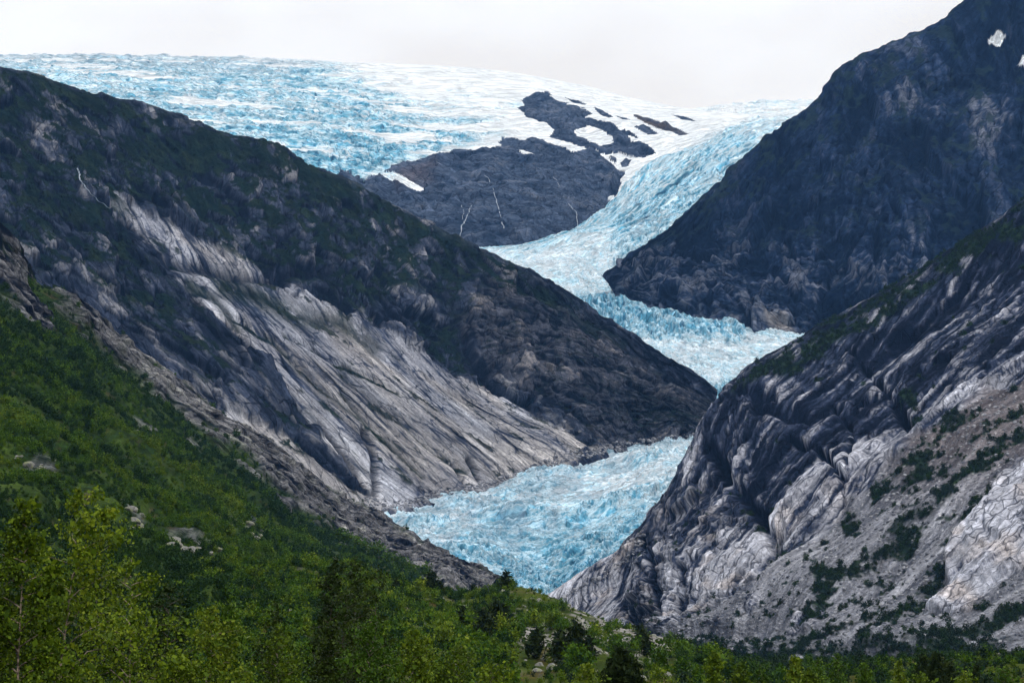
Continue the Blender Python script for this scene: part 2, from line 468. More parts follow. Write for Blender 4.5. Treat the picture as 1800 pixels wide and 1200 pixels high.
    ledge = np.maximum.reduce([ln([(300, 462), (360, 472), (430, 484), (520, 480), (610, 486)], 9, 7, .3), ln([(800, 815), (815, 850)], 4, 3, .1), ln([(826, 806), (842, 842)], 4, 3, .1),
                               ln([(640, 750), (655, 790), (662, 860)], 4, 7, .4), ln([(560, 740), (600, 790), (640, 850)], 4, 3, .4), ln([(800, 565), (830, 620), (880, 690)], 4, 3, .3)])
    # relief: joint-bounded blocks above, long overlapping sheets on the slabs, bent strata on the rear cliff
    warp = fbm(S / 170, T / 260, 3, 31) * 45
    n = L.normals()
    big = fbm((S + warp) / 260, T / 420, 3, 41) * (34 - 16 * slab)
    cs = S + warp * 0.8 + fbm(S / 50, T / 120, 2, 43) * 8
    w2 = fbm(S / 22, T / 30, 3, 45)
    hA, cA, rA = facets(cs / 34, T / 300 + w2 * .05, 51); hB, cB, rB = facets(cs / 13, T / 120 + w2 * .1, 53); hC, cC, rC = facets(cs / 80, T / 520, 55)
    h1, k1, r1 = facets((S + warp * .5) / 52 + w2 * .25, T / 66 + w2 * .25, 61); h2, k2, r2 = facets(S / 21 + w2 * .3, T / 26 + w2 * .3, 63); h3, k3, r3 = facets(S / 8.5 + w2 * .4, T / 11 + w2 * .4, 65)
    crA, crB, cr1, cr2, cr3 = (sstep(0, .05, cA), sstep(0, .07, cB), sstep(0, .08, k1), sstep(0, .10, k2), sstep(0, .14, k3))
    lay = T / 17 + fbm(S / 150, T / 110, 4, 71) * 5 + S / 180
    li_ = np.floor(lay); lf = lay - li_; lr = (_hash(li_.astype(np.int64), (S / 70 + w2 * .3).astype(np.int64), 5) & 255) / 255.0
    strat = lr * sstep(0.0, 0.3, lf)
    rough = fbm(S / 14, T / 18, 4, 81)
    edge = sstep(1258, 1200, U); calm = 0.4 + 0.6 * edge
    blk = np.clip(1 - slab - cliff, 0, 1)
    d = big + slab * (hC * 3.6 + hA * 1.5 + hB * .9 + rough * 1.3 - (1 - crA) * .8) \
        + blk * (h1 * 13 + h2 * 6.5 + h3 * 2.2 - (1 - cr1) * 4 - (1 - cr2) * 1.6 + rough * 2.2) \
        + cliff * (strat * 6 + h1 * 10 + h2 * 4 + rough * 3 - (1 - cr1) * 2) - slot * 5 - gully * 10 - ledge * 9
    front = sstep(1.4, 2.1, L.ti)
    rim = sstep(2.0, 2.8, L.ti); d = soften(d, 1)
    L.push((d - big) * calm * (0.12 + 0.88 * rim) * (.6 + .4 * front) + big * (.2 + .8 * rim) * calm + rough * 2 * (1 - rim), n)
    shelf = (L.normals()[..., 2] - n[..., 2])
    # cover
    streak = fbm(cs / 7, T / 190, 4, 91); streak2 = fbm(cs / 22, T / 420, 3, 93); mott = fbm(S / 60, T / 80, 4, 95)
    low = sstep(600, 860, V)
    li = 0.74 + streak * .26 + streak2 * .34 + mott * .5 + (rC - .5) * .35 + (rA - .5) * .22 + (rB - .5) * .14 + .12 * low + rough * .22 + fbm(S / 5, T / 14, 3, 92) * .25
    jn = sstep(0, .035, facets((cs * .8 + T * .5) / 60 + w2 * .12, (T - cs * .35) / 75 + w2 * .12, 57)[1])   # cross joints
    li -= (1 - crA) * .30 * sstep(-.1, .3, fbm(S / 80, T / 200, 2, 58)) + (1 - crB) * .16 + (1 - sstep(0, .03, cC)) * .5 + (1 - jn) * .35
    wet = sstep(.24, .31, fbm(cs / 16, T / 210, 5, 94, .62)) * sstep(-.15, .15, fbm(S / 120, T / 160, 2, 96)); li -= wet * .5
    c = cmix(C_DARK, C_MID, sstep(-.15, .32, li)); c = cmix(c, C_LIGHT, sstep(.30, .72, li)); c = cmix(c, C_PALE, sstep(.78, 1.25, li + .06 * low))
    warm = sstep(-.1, 0.5, fbm(S / 110, T / 150, 3, 97) + 0.5 * low)
    c_slab = cmix(c * np.array((.94, .98, 1.06)), c * np.array((1.03, 0.995, 0.955)), warm)
    bl = 0.42 + rough * .35 + (r2 - .5) * .55 + (r1 - .5) * .5 + (r3 - .5) * .3 + mott * .6 + fbm(S / 6, T / 40, 3, 98) * .3
    bl -= (1 - cr1) * .4 + (1 - cr2) * .35 + (1 - cr3) * .15
    c_blk = cmix(C_DARK, C_MID, sstep(0, .55, bl)); c_blk = cmix(c_blk, C_LIGHT, sstep(.55, 1.15, bl) * .75)
    cl = 0.42 + rough * .5 + (lr - .5) * .5 + (r1 - .5) * .5 + (r2 - .5) * .3 + mott * .6 + fbm(S / 9, T / 70, 3, 99) * .45 - (1 - cr1) * .3 - sstep(.86, 1, lf) * .35 - sstep(.14, 0, lf) * .3
    c_cl = cmix(C_DARK, (0.060, 0.065, 0.085), sstep(0, .6, cl)); c_cl = cmix(c_cl, (.22, .205, .205), sstep(.66, 1.2, cl) * .8)
    cover = cmix(c_blk, c_slab, slab); cover = cmix(cover, c_cl, cliff * (1 - slab)); cover = cmix(cover, C_DARK, ledge * .85)  # shade under the ledge overhangs painted dark as well as carved
    vegn = fbm(S / 40, T / 50, 5, 101) + rough * .3 + shelf * 1.1 - (r2 - .5) * .35 - (r1 - .5) * .2
    veg = heath * sstep(-.18, -.10, vegn - .06 * sstep(250, 420, V) + .14)
    veg = np.maximum(veg, blocky * sstep(.0, .07, vegn))
    veg = np.maximum(veg, gully * sstep(-.4, -.25, vegn)); veg = np.maximum(veg, slot * sstep(-.55, -.35, vegn))
    crest = poly_mask(U, V, [(-300, 60), (150, 155), (400, 230), (640, 325), (830, 440), (1010, 525), (1110, 605), (1090, 605), (1000, 548), (900, 505), (700, 420), (400, 290), (0, 190)], 10, wob * .5)
    veg = np.maximum(veg, crest * sstep(-.42, -.25, vegn)); veg = np.maximum(veg, cliff * sstep(.20, .36, vegn) * .9); veg = np.maximum(veg, slab * sstep(.34, .46, vegn + .1 * upper_slab * 0) * .9)
    vc = cmix(C_HEATH, (0.014, 0.024, 0.012), sstep(-.2, .5, fbm(S / 25, T / 25, 4, 105)))
    cover = cmix(cover, vc, np.clip(veg, 0, 1))
    L.push(veg * (fbm(S / 5, T / 6, 3, 107) * .8 + .25) * 4.0 * front)
    mesh_grid('mountain', L.P, {'cover': cover, 'flow': np.stack((cs, T, np.zeros_like(S)), axis=-1), 'bare': 1 - np.clip(veg, 0, 1)}, MAT_SLAB, label='grey ice-polished mountain side with dark heath above pale slabs', smooth=False)
    return L, veg

LM, LM_VEG = left_mountain()

# ------------------------------------------------------------------ right near mountain with scree
def right_mountain():
    ridge = [(925, 1092, 2000), (1040, 1021, 2000), (1100, 981, 1990), (1172, 880, 2010), (1215, 805, 2030), (1252, 735, 2060), (1285, 690, 2090), (1318, 655, 2120), (1430, 592, 2170), (1600, 496, 2200), (1800, 362, 2230), (2060, 170, 2250)]
    r1_ = [(940, 1100, 1960), (1055, 1045, 1930), (1112, 1005, 1900), (1185, 925, 1910), (1230, 860, 1920), (1275, 790, 1940), (1312, 745, 1960), (1352, 705, 1990), (1480, 650, 2020), (1650, 560, 2040), (1850, 450, 2050), (2100, 300, 2060)]
    r2_ = [(965, 1112, 1910), (1075, 1075, 1860), (1135, 1045, 1800), (1212, 985, 1770), (1265, 935, 1770), (1315, 885, 1770), (1365, 840, 1780), (1420, 795, 1790), (1560, 720, 1790), (1720, 640, 1790), (1900, 560, 1790), (2150, 450, 1790)]
    r3_ = [(1010, 1130, 1840), (1105, 1100, 1770), (1172, 1083, 1690), (1262, 1050, 1610), (1320, 1020, 1580), (1375, 990, 1560), (1435, 955, 1550), (1500, 920, 1540), (1640, 850, 1520), (1800, 780, 1500), (1980, 720, 1480), (2200, 650, 1460)]
    r4_ = [(1055, 1155, 1740), (1150, 1128, 1670), (1222, 1122, 1570), (1312, 1110, 1470), (1372, 1096, 1430), (1432, 1080, 1390), (1495, 1060, 1360), (1560, 1040, 1330), (1700, 1000, 1280), (1860, 960, 1230), (2050, 930, 1200), (2300, 900, 1150)]
    r5_ = [(1100, 1190, 1640), (1200, 1172, 1540), (1280, 1170, 1420), (1380, 1168, 1310), (1440, 1166, 1260), (1500, 1163, 1210), (1570, 1158, 1160), (1640, 1154, 1110), (1780, 1146, 1040), (1940, 1138, 980), (2100, 1130, 940), (2350, 1120, 900)]
    R = [at(*p) for p in ridge]
    back = [drop(p, 260, -190, 60) for p in R]; back2 = [drop(p, 700, -650, 160) for p in R]
    B = [at(*p) for p in r5_]; under = [drop(p, -160, -22) for p in B]
    rows = [back2, back, R] + [[at(*p) for p in r] for r in (r1_, r2_, r3_, r4_)] + [B, under]
    L = Loft(rows, 520, 480, tw=[8, 20, 85, 120, 120, 105, 75, 12])
    S, T, U, V = L.S, L.T, L.U, L.V
    al, cr = L.axes(at(1650, 760, 1780), at(1330, 1000, 1590))      # along the slab streaks, and across
    nw = fbm(S / 45, T / 45, 4, 201); wob = nw * 30
    scree = poly_mask(U, V, [(1900, 600), (1740, 690), (1610, 775), (1500, 870), (1390, 960), (1320, 1010), (1240, 1060), (1140, 1120), (1180, 1260), (2400, 1260), (2400, 560)], 9, wob * 0.9)
    whiteslab = poly_mask(U, V, [(1622, 1072), (1660, 1020), (1690, 950), (1740, 920), (1760, 850), (1820, 810), (2000, 700), (2000, 940), (1840, 990), (1760, 1030), (1700, 1080)], 6, wob * .5)
    outcrop = np.maximum.reduce([poly_mask(U, V, [(1400, 1095), (1450, 1062), (1440, 1105), (1390, 1120)], 4, wob * .3), poly_mask(U, V, [(1310, 1075), (1322, 1050), (1340, 1055), (1325, 1085)], 3, wob * .3),
                                 poly_mask(U, V, [(1240, 1100), (1270, 1090), (1265, 1105)], 3, wob * .3), poly_mask(U, V, [(1530, 1010), (1570, 985), (1600, 950), (1560, 970), (1520, 1000)], 4, wob * .4)])
    scree = scree * (1 - whiteslab) * (1 - outcrop)
    band = poly_mask(U, V, [(1780, 640), (1640, 740), (1520, 850), (1390, 940), (1300, 1010), (1180, 1095), (1130, 1090), (1230, 980), (1370, 870), (1480, 800), (1620, 700)], 18, wob)
    toe = poly_mask(U, V, [(900, 1060), (1040, 1000), (1100, 965), (1118, 1010), (1100, 1090), (1160, 1140), (900, 1160)], 12, wob * .4)
    nose = poly_mask(U, V, [(1180, 860), (1250, 730), (1300, 670), (1480, 660), (1600, 620), (1560, 720), (1420, 800), (1360, 870), (1290, 880), (1200, 930)], 20, wob)
    n = L.normals()
    warp = fbm(S / 190, T / 190, 2, 211) * 26; w2 = fbm(S / 16, T / 16, 3, 213)
    crw = cr + warp
    big = fbm(S / 220, T / 220, 2, 221) * 18
    streaky = np.clip(.5 + sstep(1270, 1400, U + wob) + band + toe + whiteslab, 0, 1)       # sheeted part; the nose is blocky
    hA, cA, rA = facets(crw / 22 + w2 * .10, al / 190 + w2 * .05, 241); hB, cB, rB = facets(crw / 8 + w2 * .12, al / 75 + w2 * .08, 243); hC, cC, rC = facets(crw / 55, al / 300, 245)
    h1, k1, r1 = facets(S / 46 + w2 * .35, T / 42 + w2 * .35, 247); h2, k2, r2 = facets(S / 18 + w2 * .4, T / 17 + w2 * .4, 249); h3, k3, r3 = facets(S / 7 + w2 * .5, T / 7 + w2 * .5, 251)
    crA, crB, cr1, cr2, cr3 = (sstep(0, .07, cA), sstep(0, .09, cB), sstep(0, .07, k1), sstep(0, .10, k2), sstep(0, .13, k3))
    rough = fbm(S / 9, T / 9, 4, 253)
    rock = 1 - scree
    gm = lambda p, a, b, k=.5: line_mask(U, V, p, a, b, 1.2, wob * k)
    gash = np.maximum.reduce([gm([(1240, 780), (1285, 850), (1340, 905), (1350, 960)], 8, 12), gm([(1350, 960), (1330, 1000), (1310, 1030)], 11, 5), gm([(1500, 620), (1560, 690), (1600, 750)], 4, 6, .4),
        gm([(1330, 715), (1420, 722), (1500, 700), (1540, 690)], 8, 4), gm([(1460, 700), (1500, 760), (1490, 820)], 3, 5, .4), gm([(1098, 985), (1088, 1050), (1120, 1100)], 8, 6), gm([(1200, 1000), (1180, 1050), (1190, 1090)], 4, 6),
        gm([(1300, 690), (1360, 700)], 6, 5), gm([(1380, 760), (1440, 790), (1480, 840)], 3, 5, .4), gm([(1130, 950), (1160, 1010), (1150, 1060)], 4, 5), gm([(1560, 600), (1640, 560), (1700, 500)], 4, 3, .4)])
    d = big + rock * (streaky * (hC * 4.5 + hA * 6 + hB * 2.8 - (1 - crA) * 2) + (1 - streaky) * (h1 * 15 - (1 - cr1) * 4) + (1 - .75 * streaky) * (h2 * 5.5 + h3 * 2 - (1 - cr2) * 1.6) + rough * 2.4) - gash * 12 \
        + scree * (fbm(crw / 9, al / 110, 3, 258) * 2.2 + rough * 1.2 + fbm(S / 4, T / 4, 2, 255) * .9 + fbm(crw / 30, al / 200, 2, 257) * 4) + whiteslab * 7 + outcrop * 5
    front = sstep(1.4, 2.1, L.ti)
    rim = sstep(2.0, 2.9, L.ti); d = soften(d, 1)
    L.push((d * (0.18 + 0.82 * rim) + rough * 2 * (1 - rim)) * (1 - .8 * toe), n)
    shelf = L.normals()[..., 2] - n[..., 2]
    streak = fbm(crw / 5, al / 100, 4, 261); mott = fbm(S / 45, T / 45, 4, 263); streak2 = fbm(crw / 15, al / 220, 3, 265)
    li = .40 + streaky * (streak * 1.1 + streak2 * .8 + (rA - .5) * .5 + (rB - .5) * .25 - (1 - crA) * .45 - (1 - crB) * .3) + mott * .65 + rough * .3 \
        + (1 - streaky) * ((r1 - .5) * .5 - (1 - cr1) * .5 + streak * .3) + (1 - .6 * streaky) * ((r2 - .5) * .45 - (1 - cr2) * .45 + (r3 - .5) * .25 - (1 - cr3) * .2)
    li = li + band * .42 + toe * .5 + whiteslab * .85 + outcrop * .25 - nose * .12 - gash * .7 + .16 * sstep(720, 980, V) - .16 * sstep(800, 560, V)
    c = cmix(C_DARK, C_MID, sstep(-.1, .34, li)); c = cmix(c, C_LIGHT, sstep(.34, .80, li)); c = cmix(c, C_PALE, sstep(.80, 1.2, li))
    warm = sstep(0.0, 0.45, fbm(S / 60, T / 60, 3, 267)) * sstep(760, 960, V) * .6
    c = cmix(c * np.array((.95, .98, 1.06)), c * np.array((1.12, 0.97, 0.84)), warm)
    sn = fbm(S / 3.0, T / 3.0, 2, 271); s2 = fbm(crw / 26, al / 170, 4, 273)
    brown = sstep(1480, 1620, U) * sstep(940, 760, V)
    cs_ = cmix(cmix((0.075, 0.080, 0.098), (0.060, 0.052, 0.056), brown), cmix((0.35, 0.355, 0.39), (0.19, 0.17, 0.175), brown), np.clip(0.46 + sn * 0.6 + s2 * 0.9 + fbm(crw / 8, al / 140, 4, 275) * .8, 0, 1))
    cs_ = cmix(cs_, C_PALE, sstep(0.45, 0.62, sn) * (1 - .3 * brown))
    cover = cmix(c, cs_, scree)
    # shrubs: crest band, stripes down the scree, thickets at the foot
    crest = poly_mask(U, V, [(1290, 690), (1318, 650), (1430, 586), (1600, 490), (1810, 350), (1830, 390), (1680, 480), (1560, 555), (1470, 620), (1400, 670), (1370, 665)], 9, wob * .8)
    vn = fbm(S / 20, T / 20, 5, 281) + rough * 0.3
    veg = crest * sstep(-0.22, 0.02, vn + shelf * .8)
    def stripe(p, a, b): return line_mask(U, V, p, a * .62, b * .62, 0.9, wob * .9 + fbm(S / 9, T / 9, 2, 285) * 12)
    stripes = np.maximum.reduce([
        stripe([(1800, 770), (1700, 850), (1640, 900), (1570, 940)], 20, 8), stripe([(1800, 715), (1680, 800), (1590, 840)], 7, 12),
        stripe([(1690, 730), (1600, 820), (1540, 860)], 7, 10), stripe([(1600, 945), (1520, 990), (1460, 1040), (1430, 1090)], 10, 20),
        stripe([(1580, 1010), (1520, 1070)], 6, 4), stripe([(1480, 905), (1500, 935)], 9, 7), stripe([(1660, 960), (1690, 930), (1740, 890)], 7, 5),
        stripe([(1800, 860), (1740, 890), (1720, 920)], 8, 7), stripe([(1650, 1000), (1600, 1080), (1520, 1130)], 12, 9), stripe([(1445, 1010), (1455, 1035)], 11, 9),
        stripe([(1850, 1060), (1760, 1100), (1640, 1140)], 20, 18), stripe([(1560, 975), (1595, 955), (1620, 935)], 10, 7),
        stripe([(1400, 1135), (1480, 1110), (1560, 1090)], 7, 5), stripe([(1260, 1155), (1330, 1140), (1400, 1110)], 8, 3), stripe([(1600, 700), (1612, 735)], 9, 12),
        stripe([(1345, 900), (1335, 930)], 10, 9), stripe([(1370, 970), (1340, 985)], 6, 5)])
    foot = sstep(1120, 1165, V + wob * .9) * (U > 1240)
    veg = np.maximum(veg, stripes * sstep(-0.34, -0.1, vn)); veg = np.maximum(veg, foot * sstep(-0.3, -0.05, vn))
    veg = np.maximum(veg, scree * sstep(0.26, 0.38, vn) * 0.9); veg = np.maximum(veg, rock * (1 - toe) * (1 - band) * sstep(.42, .55, vn + shelf * .8))
    veg = veg * (1 - 0.85 * whiteslab)
    cover = cmix(cover, cmix(C_HEATH, (0.022, 0.04, 0.018), sstep(-.3, .4, fbm(S / 8, T / 8, 3, 283))), np.clip(veg, 0, 1))
    mesh_grid('mountain', L.P, {'cover': cover, 'flow': np.stack((crw, al, np.zeros_like(S)), axis=-1), 'bare': np.clip(1 - veg, 0, 1) * (1 - scree)}, MAT_ROCK, label='pale streaked rock shoulder above grey scree with shrub stripes', smooth=False)
    return L, veg, stripes, scree

RM, RM_VEG, RM_STRIPES, RM_SCREE = right_mountain()

# ------------------------------------------------------------------ far right mountain
def far_mountain():
    ridge = [(1078, 505, 3760), (1090, 487, 3780), (1130, 446, 3830), (1200, 386, 3900), (1250, 338, 3950), (1292, 300, 4000), (1345, 250, 4060), (1400, 204, 4130), (1450, 163, 4190), (1487, 120, 4240), (1560, 84, 4320), (1640, 45, 4380), (1700, 0, 4420), (1800, -80, 4480), (2050, -230, 4600)]
    r1_ = [(1079, 509, 3740), (1092, 495, 3750), (1140, 462, 3780), (1215, 420, 3820), (1270, 385, 3850), (1315, 355, 3880), (1372, 315, 3920), (1430, 275, 3960), (1485, 240, 4000), (1530, 210, 4030), (1605, 180, 4090), (1690, 150, 4140), (1760, 120, 4180), (1860, 60, 4240), (2100, -60, 4350)]
    r2_ = [(1080, 513, 3725), (1094, 503, 3725), (1145, 482, 3735), (1225, 458, 3745), (1285, 440, 3750), (1330, 425, 3755), (1390, 400, 3765), (1450, 375, 3775), (1505, 355, 3785), (1555, 340, 3790), (1635, 320, 3800), (1725, 300, 3810), (1800, 280, 3820), (1900, 240, 3850), (2130, 160, 3900)]
    r3_ = [(1081, 518, 3712), (1095, 511, 3705), (1148, 502, 3690), (1230, 500, 3670), (1292, 497, 3650), (1340, 493, 3640), (1402, 485, 3630), (1465, 478, 3620), (1520, 470, 3615), (1575, 465, 3610), (1660, 455, 3600), (1750, 445, 3590), (1830, 435, 3590), (1930, 420, 3590), (2160, 380, 3590)]
    r4_ = [(1082, 528, 3700), (1096, 524, 3690), (1150, 535, 3640), (1232, 548, 3590), (1295, 558, 3560), (1345, 566, 3540), (1410, 578, 3510), (1475, 588, 3490), (1530, 596, 3470), (1585, 604, 3450), (1670, 610, 3420), (1760, 615, 3400), (1840, 620, 3390), (1940, 625, 3380), (2180, 630, 3360)]
    R = [at(*p) for p in ridge]
    back = [drop(p, 250, -230, 110) for p in R]; back2 = [drop(p, 700, -700, 300) for p in R]
    B = [at(*p) for p in r4_]; under = [drop(p, -60, -120) for p in B]
    rows = [back2, back, R] + [[at(*p) for p in r] for r in (r1_, r2_, r3_)] + [B, under]
    L = Loft(rows, 440, 400, tw=[8, 16, 110, 105, 85, 75, 16])
    S, T, U, V = L.S, L.T, L.U, L.V
    nw = fbm(S / 90, T / 90, 4, 301); wob = nw * 24
    n = L.normals()
    warp = fbm(S / 260, T / 260, 3, 303) * 60; w2 = fbm(S / 34, T / 34, 3, 305)
    Ss = S + warp + T * .25
    big = fbm(Ss / 330, T / 500, 3, 307) * 60
    hC, cC, rC = facets(Ss / 120 + w2 * .2, T / 260 + w2 * .15, 309); h1, k1, r1 = facets(Ss / 48 + w2 * .3, T / 90 + w2 * .25, 311); h2, k2, r2 = facets(S / 19 + w2 * .4, T / 30 + w2 * .4, 313); h3, k3, r3 = facets(S / 9 + w2 * .5, T / 12 + w2 * .5, 314)
    cr1, cr2 = sstep(0, .08, k1), sstep(0, .1, k2)
    lay = T / 30 + fbm(S / 260, T / 180, 4, 315) * 3.5 + S / 260
    l0 = np.floor(lay); lf = lay - l0; lr = (_hash(l0.astype(np.int64), (S / 120 + w2 * .4).astype(np.int64), 6) & 255) / 255.0
    low = sstep(380, 470, V + wob)
    rough = fbm(S / 20, T / 24, 4, 317)
    ledge = line_mask(U, V, [(1360, 505), (1400, 520), (1480, 530), (1570, 525)], 6, 7, 1.2, wob * .4)
    cave = np.maximum(line_mask(U, V, [(1330, 440), (1370, 480), (1390, 500)], 5, 5, 1.5, wob * .4), line_mask(U, V, [(1560, 340), (1520, 400), (1470, 440)], 14, 6, 1.5, wob))
    d = big + hC * 30 * (1 - .5 * low) + h1 * 15 + h2 * 7 + h3 * 3 + low * lr * sstep(0, .3, lf) * 10 - (1 - cr1) * 6 - (1 - cr2) * 3 + rough * 5 - ledge * 18 - cave * 12
    front = sstep(1.4, 2.1, L.ti)
    rim = sstep(2.0, 2.8, L.ti); d = soften(d, 1)
    L.push(d * (0.2 + .8 * rim) + rough * 3 * (1 - rim), n)
    shelf = L.normals()[..., 2] - n[..., 2]
    streak = fbm(Ss / 12, T / 150, 4, 321); mott = fbm(S / 130, T / 130, 4, 323)
    face = poly_mask(U, V, [(1480, 110), (1560, 120), (1760, 160), (1830, 260), (1740, 260), (1640, 240), (1560, 190)], 30, wob)
    strata = fbm((T + S * .22 + warp * .4) / 9, Ss / 150, 4, 325)
    li = .36 + streak * (.5 - .25 * low) + strata * (.35 + .45 * low) + mott * .8 + (r1 - .5) * .5 + (rC - .5) * .25 + rough * .4 + (r2 - .5) * .35 - (1 - cr1) * .35 - (1 - cr2) * .25 + .20 * low + .25 * face - ledge * .5 - cave * .25 + low * (lr - .5) * .3
    c = cmix((0.0012, 0.005, 0.018), (0.013, 0.027, 0.066), sstep(0.05, .75, li)); c = cmix(c, (0.13, 0.145, 0.19), sstep(.58, 1.1, li) * (0.35 + 0.65 * np.maximum(low, face)))  # navy tint puts part of the distance haze into the rock colour
    tan = poly_mask(U, V, [(1345, 562), (1380, 558), (1400, 585), (1350, 575)], 6, wob * .3)
    c = cmix(c, (.28, .26, .25), tan * .7)
    vn = fbm(S / 60, T / 60, 5, 331) + rough * .4 + shelf * .8
    veg = (1 - .7 * low) * sstep(0.04, 0.2, vn + .14 * sstep(70, 0, V - np.interp(U, [1080, 1290, 1487, 1700, 1800], [487, 300, 120, 0, -80])))
    c = cmix(c, (0.010, 0.020, 0.020), veg * .9)
    sw = fbm(S / 20, T / 20, 3, 341) * 9
    snow = np.maximum(poly_mask(U, V, [(1744, 46), (1752, 38), (1761, 42), (1767, 50), (1762, 60), (1752, 64), (1741, 60)], 1.0, sw),
                      poly_mask(U, V, [(1786, 97), (1796, 90), (1815, 92), (1815, 106), (1794, 104)], 1.0, sw))
    c = cmix(c, C_SNOW, snow)
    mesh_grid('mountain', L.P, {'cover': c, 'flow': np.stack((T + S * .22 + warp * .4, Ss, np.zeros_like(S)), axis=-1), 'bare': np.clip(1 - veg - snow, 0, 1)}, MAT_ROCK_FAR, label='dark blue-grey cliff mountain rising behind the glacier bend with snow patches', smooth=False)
    return L
FM = far_mountain()

# ------------------------------------------------------------------ glacier
def ice_cover(h, slope, S, T, seed, dirt=0.0, blue=0.0, snow=0.0):
    """White weathered crust, blue ice where it is freshly broken, dirt bands."""
    m = fbm(S / 60, T / 60, 4, seed); m2 = fbm(S / 11, T / 11, 3, seed + 3)
    b = np.clip(slope * 1.0 + m * 0.55 + m2 * 0.35 + blue, 0, 1.6)
    c = cmix(C_SNOW, C_ICE, sstep(0.0, 0.45, b + 0.15)); c = cmix(c, C_BLUE, sstep(0.40, 1.05, b)); c = cmix(c, C_DEEP, sstep(1.05, 1.6, b) * .8)
    if not np.isscalar(dirt): c = cmix(c, C_DIRT, np.clip(dirt, 0, 1))
    if not np.isscalar(snow): c = cmix(c, C_SNOW, np.clip(snow, 0, 1))
    return c

def local_slope(L, base_n, smooth=None):
    return np.clip(1 - (L.normals() * base_n).sum(axis=2), 0, 1)

def lower_tongue():
    rows_px = [
        [(560, 1010, 2080), (700, 1040, 2020), (830, 1075, 1970), (940, 1086, 1990), (1000, 1076, 2030), (1090, 1026, 2060), (1180, 985, 2080)],
        [(560, 965, 2160), (700, 990, 2110), (830, 1020, 2070), (940, 1040, 2060), (1020, 1030, 2080), (1110, 980, 2110), (1200, 945, 2130)],
        [(570, 945, 2280), (710, 944, 2250), (840, 955, 2230), (950, 965, 2220), (1040, 950, 2220), (1130, 915, 2240), (1220, 890, 2250)],
        [(600, 915, 2430), (740, 899, 2430), (870, 890, 2430), (980, 885, 2430), (1070, 870, 2440), (1160, 845, 2460), (1260, 820, 2480)],
        [(680, 900, 2560), (820, 864, 2600), (940, 838, 2640), (1040, 825, 2670), (1120, 812, 2700), (1190, 798, 2720), (1290, 780, 2740)],
        [(830, 856, 2720), (930, 830, 2760), (1010, 800, 2800), (1085, 784, 2840), (1150, 774, 2870), (1220, 766, 2890), (1320, 750, 2910)],
        [(900, 850, 2900), (980, 820, 2940), (1060, 795, 2980), (1120, 778, 3010), (1180, 768, 3040), (1250, 758, 3060), (1350, 745, 3080)]]
    rows = [[at(*p) for p in r] for r in rows_px]
    front = [drop(p, -30, -75) for p in rows[0]]
    L = Loft([front] + rows, 330, 320, tw=[26, 50, 80, 80, 55, 35, 12])
    S, T, U, V = L.S, L.T, L.U, L.V
    n = L.normals()
    w = fbm(S / 150, T / 150, 3, 401) * 60
    # crevasse trains bow downstream
    arc = T + 0.0009 * (S - S.mean()) ** 2 + w
    cv = ridged(arc / 17, (S + w) / 90, 4, 411, .6)
    cv2 = ridged((S + w * .6 + arc * .3) / 20, arc / 50, 4, 413, .6)
    ser = sstep(60, 460, T.max() - T) * sstep(-10, 60, T)
    fine = fbm(S / 9, T / 7, 4, 415); f1, f2, rnd = worley(S / 13 + w / 30, arc / 7, 417)
    big = fbm(S / 130, T / 130, 3, 419)
    amp = 0.55 + 0.6 * sstep(-0.2, 0.5, big + .4 * sstep(900, 1000, V))
    d = big * 16 + (amp * (cv * 6.5 + cv2 * 4 + (rnd - .5) * 4 - (1 - sstep(0, .2, f2 - f1)) * 2.5) + fine * 3)
    L.push(d, n)
    sl = local_slope(L, n)
    dirt = sstep(0.05, 0.6, fbm(S / 26, arc / 95 + 3, 4, 421) + .45 * poly_mask(U, V, [(690, 885), (860, 850), (1000, 800), (1090, 775), (1120, 810), (980, 900), (900, 960), (760, 930)], 40, w * .5)) * .45 + .7 * line_mask(U, V, [(690, 888), (860, 852), (1000, 802), (1090, 784), (1235, 768)], 7, 5, 1.0, w * .15)
    bl = -0.05 + .38 * poly_mask(U, V, [(950, 1070), (1110, 960), (1150, 930), (1130, 900), (1000, 900), (850, 930), (800, 980)], 40, w * .5) - .2 * poly_mask(U, V, [(1150, 770), (1240, 760), (1200, 860), (1080, 880), (1000, 850)], 30)
    c = ice_cover(d, sl * 1.6 - (cv - .5) * .55 - (cv2 - .5) * .25, S, T, 431, dirt=dirt, blue=bl + .04)
    mesh_grid('glacier', L.P, {'cover': c, 'flow': np.stack((S + w, arc, np.zeros_like(S)), axis=-1), 'bare': np.clip(.35 + amp * .6, 0, 1)}, MAT_ICE, label='lowest blue and white glacier tongue between the rock walls', smooth=False)

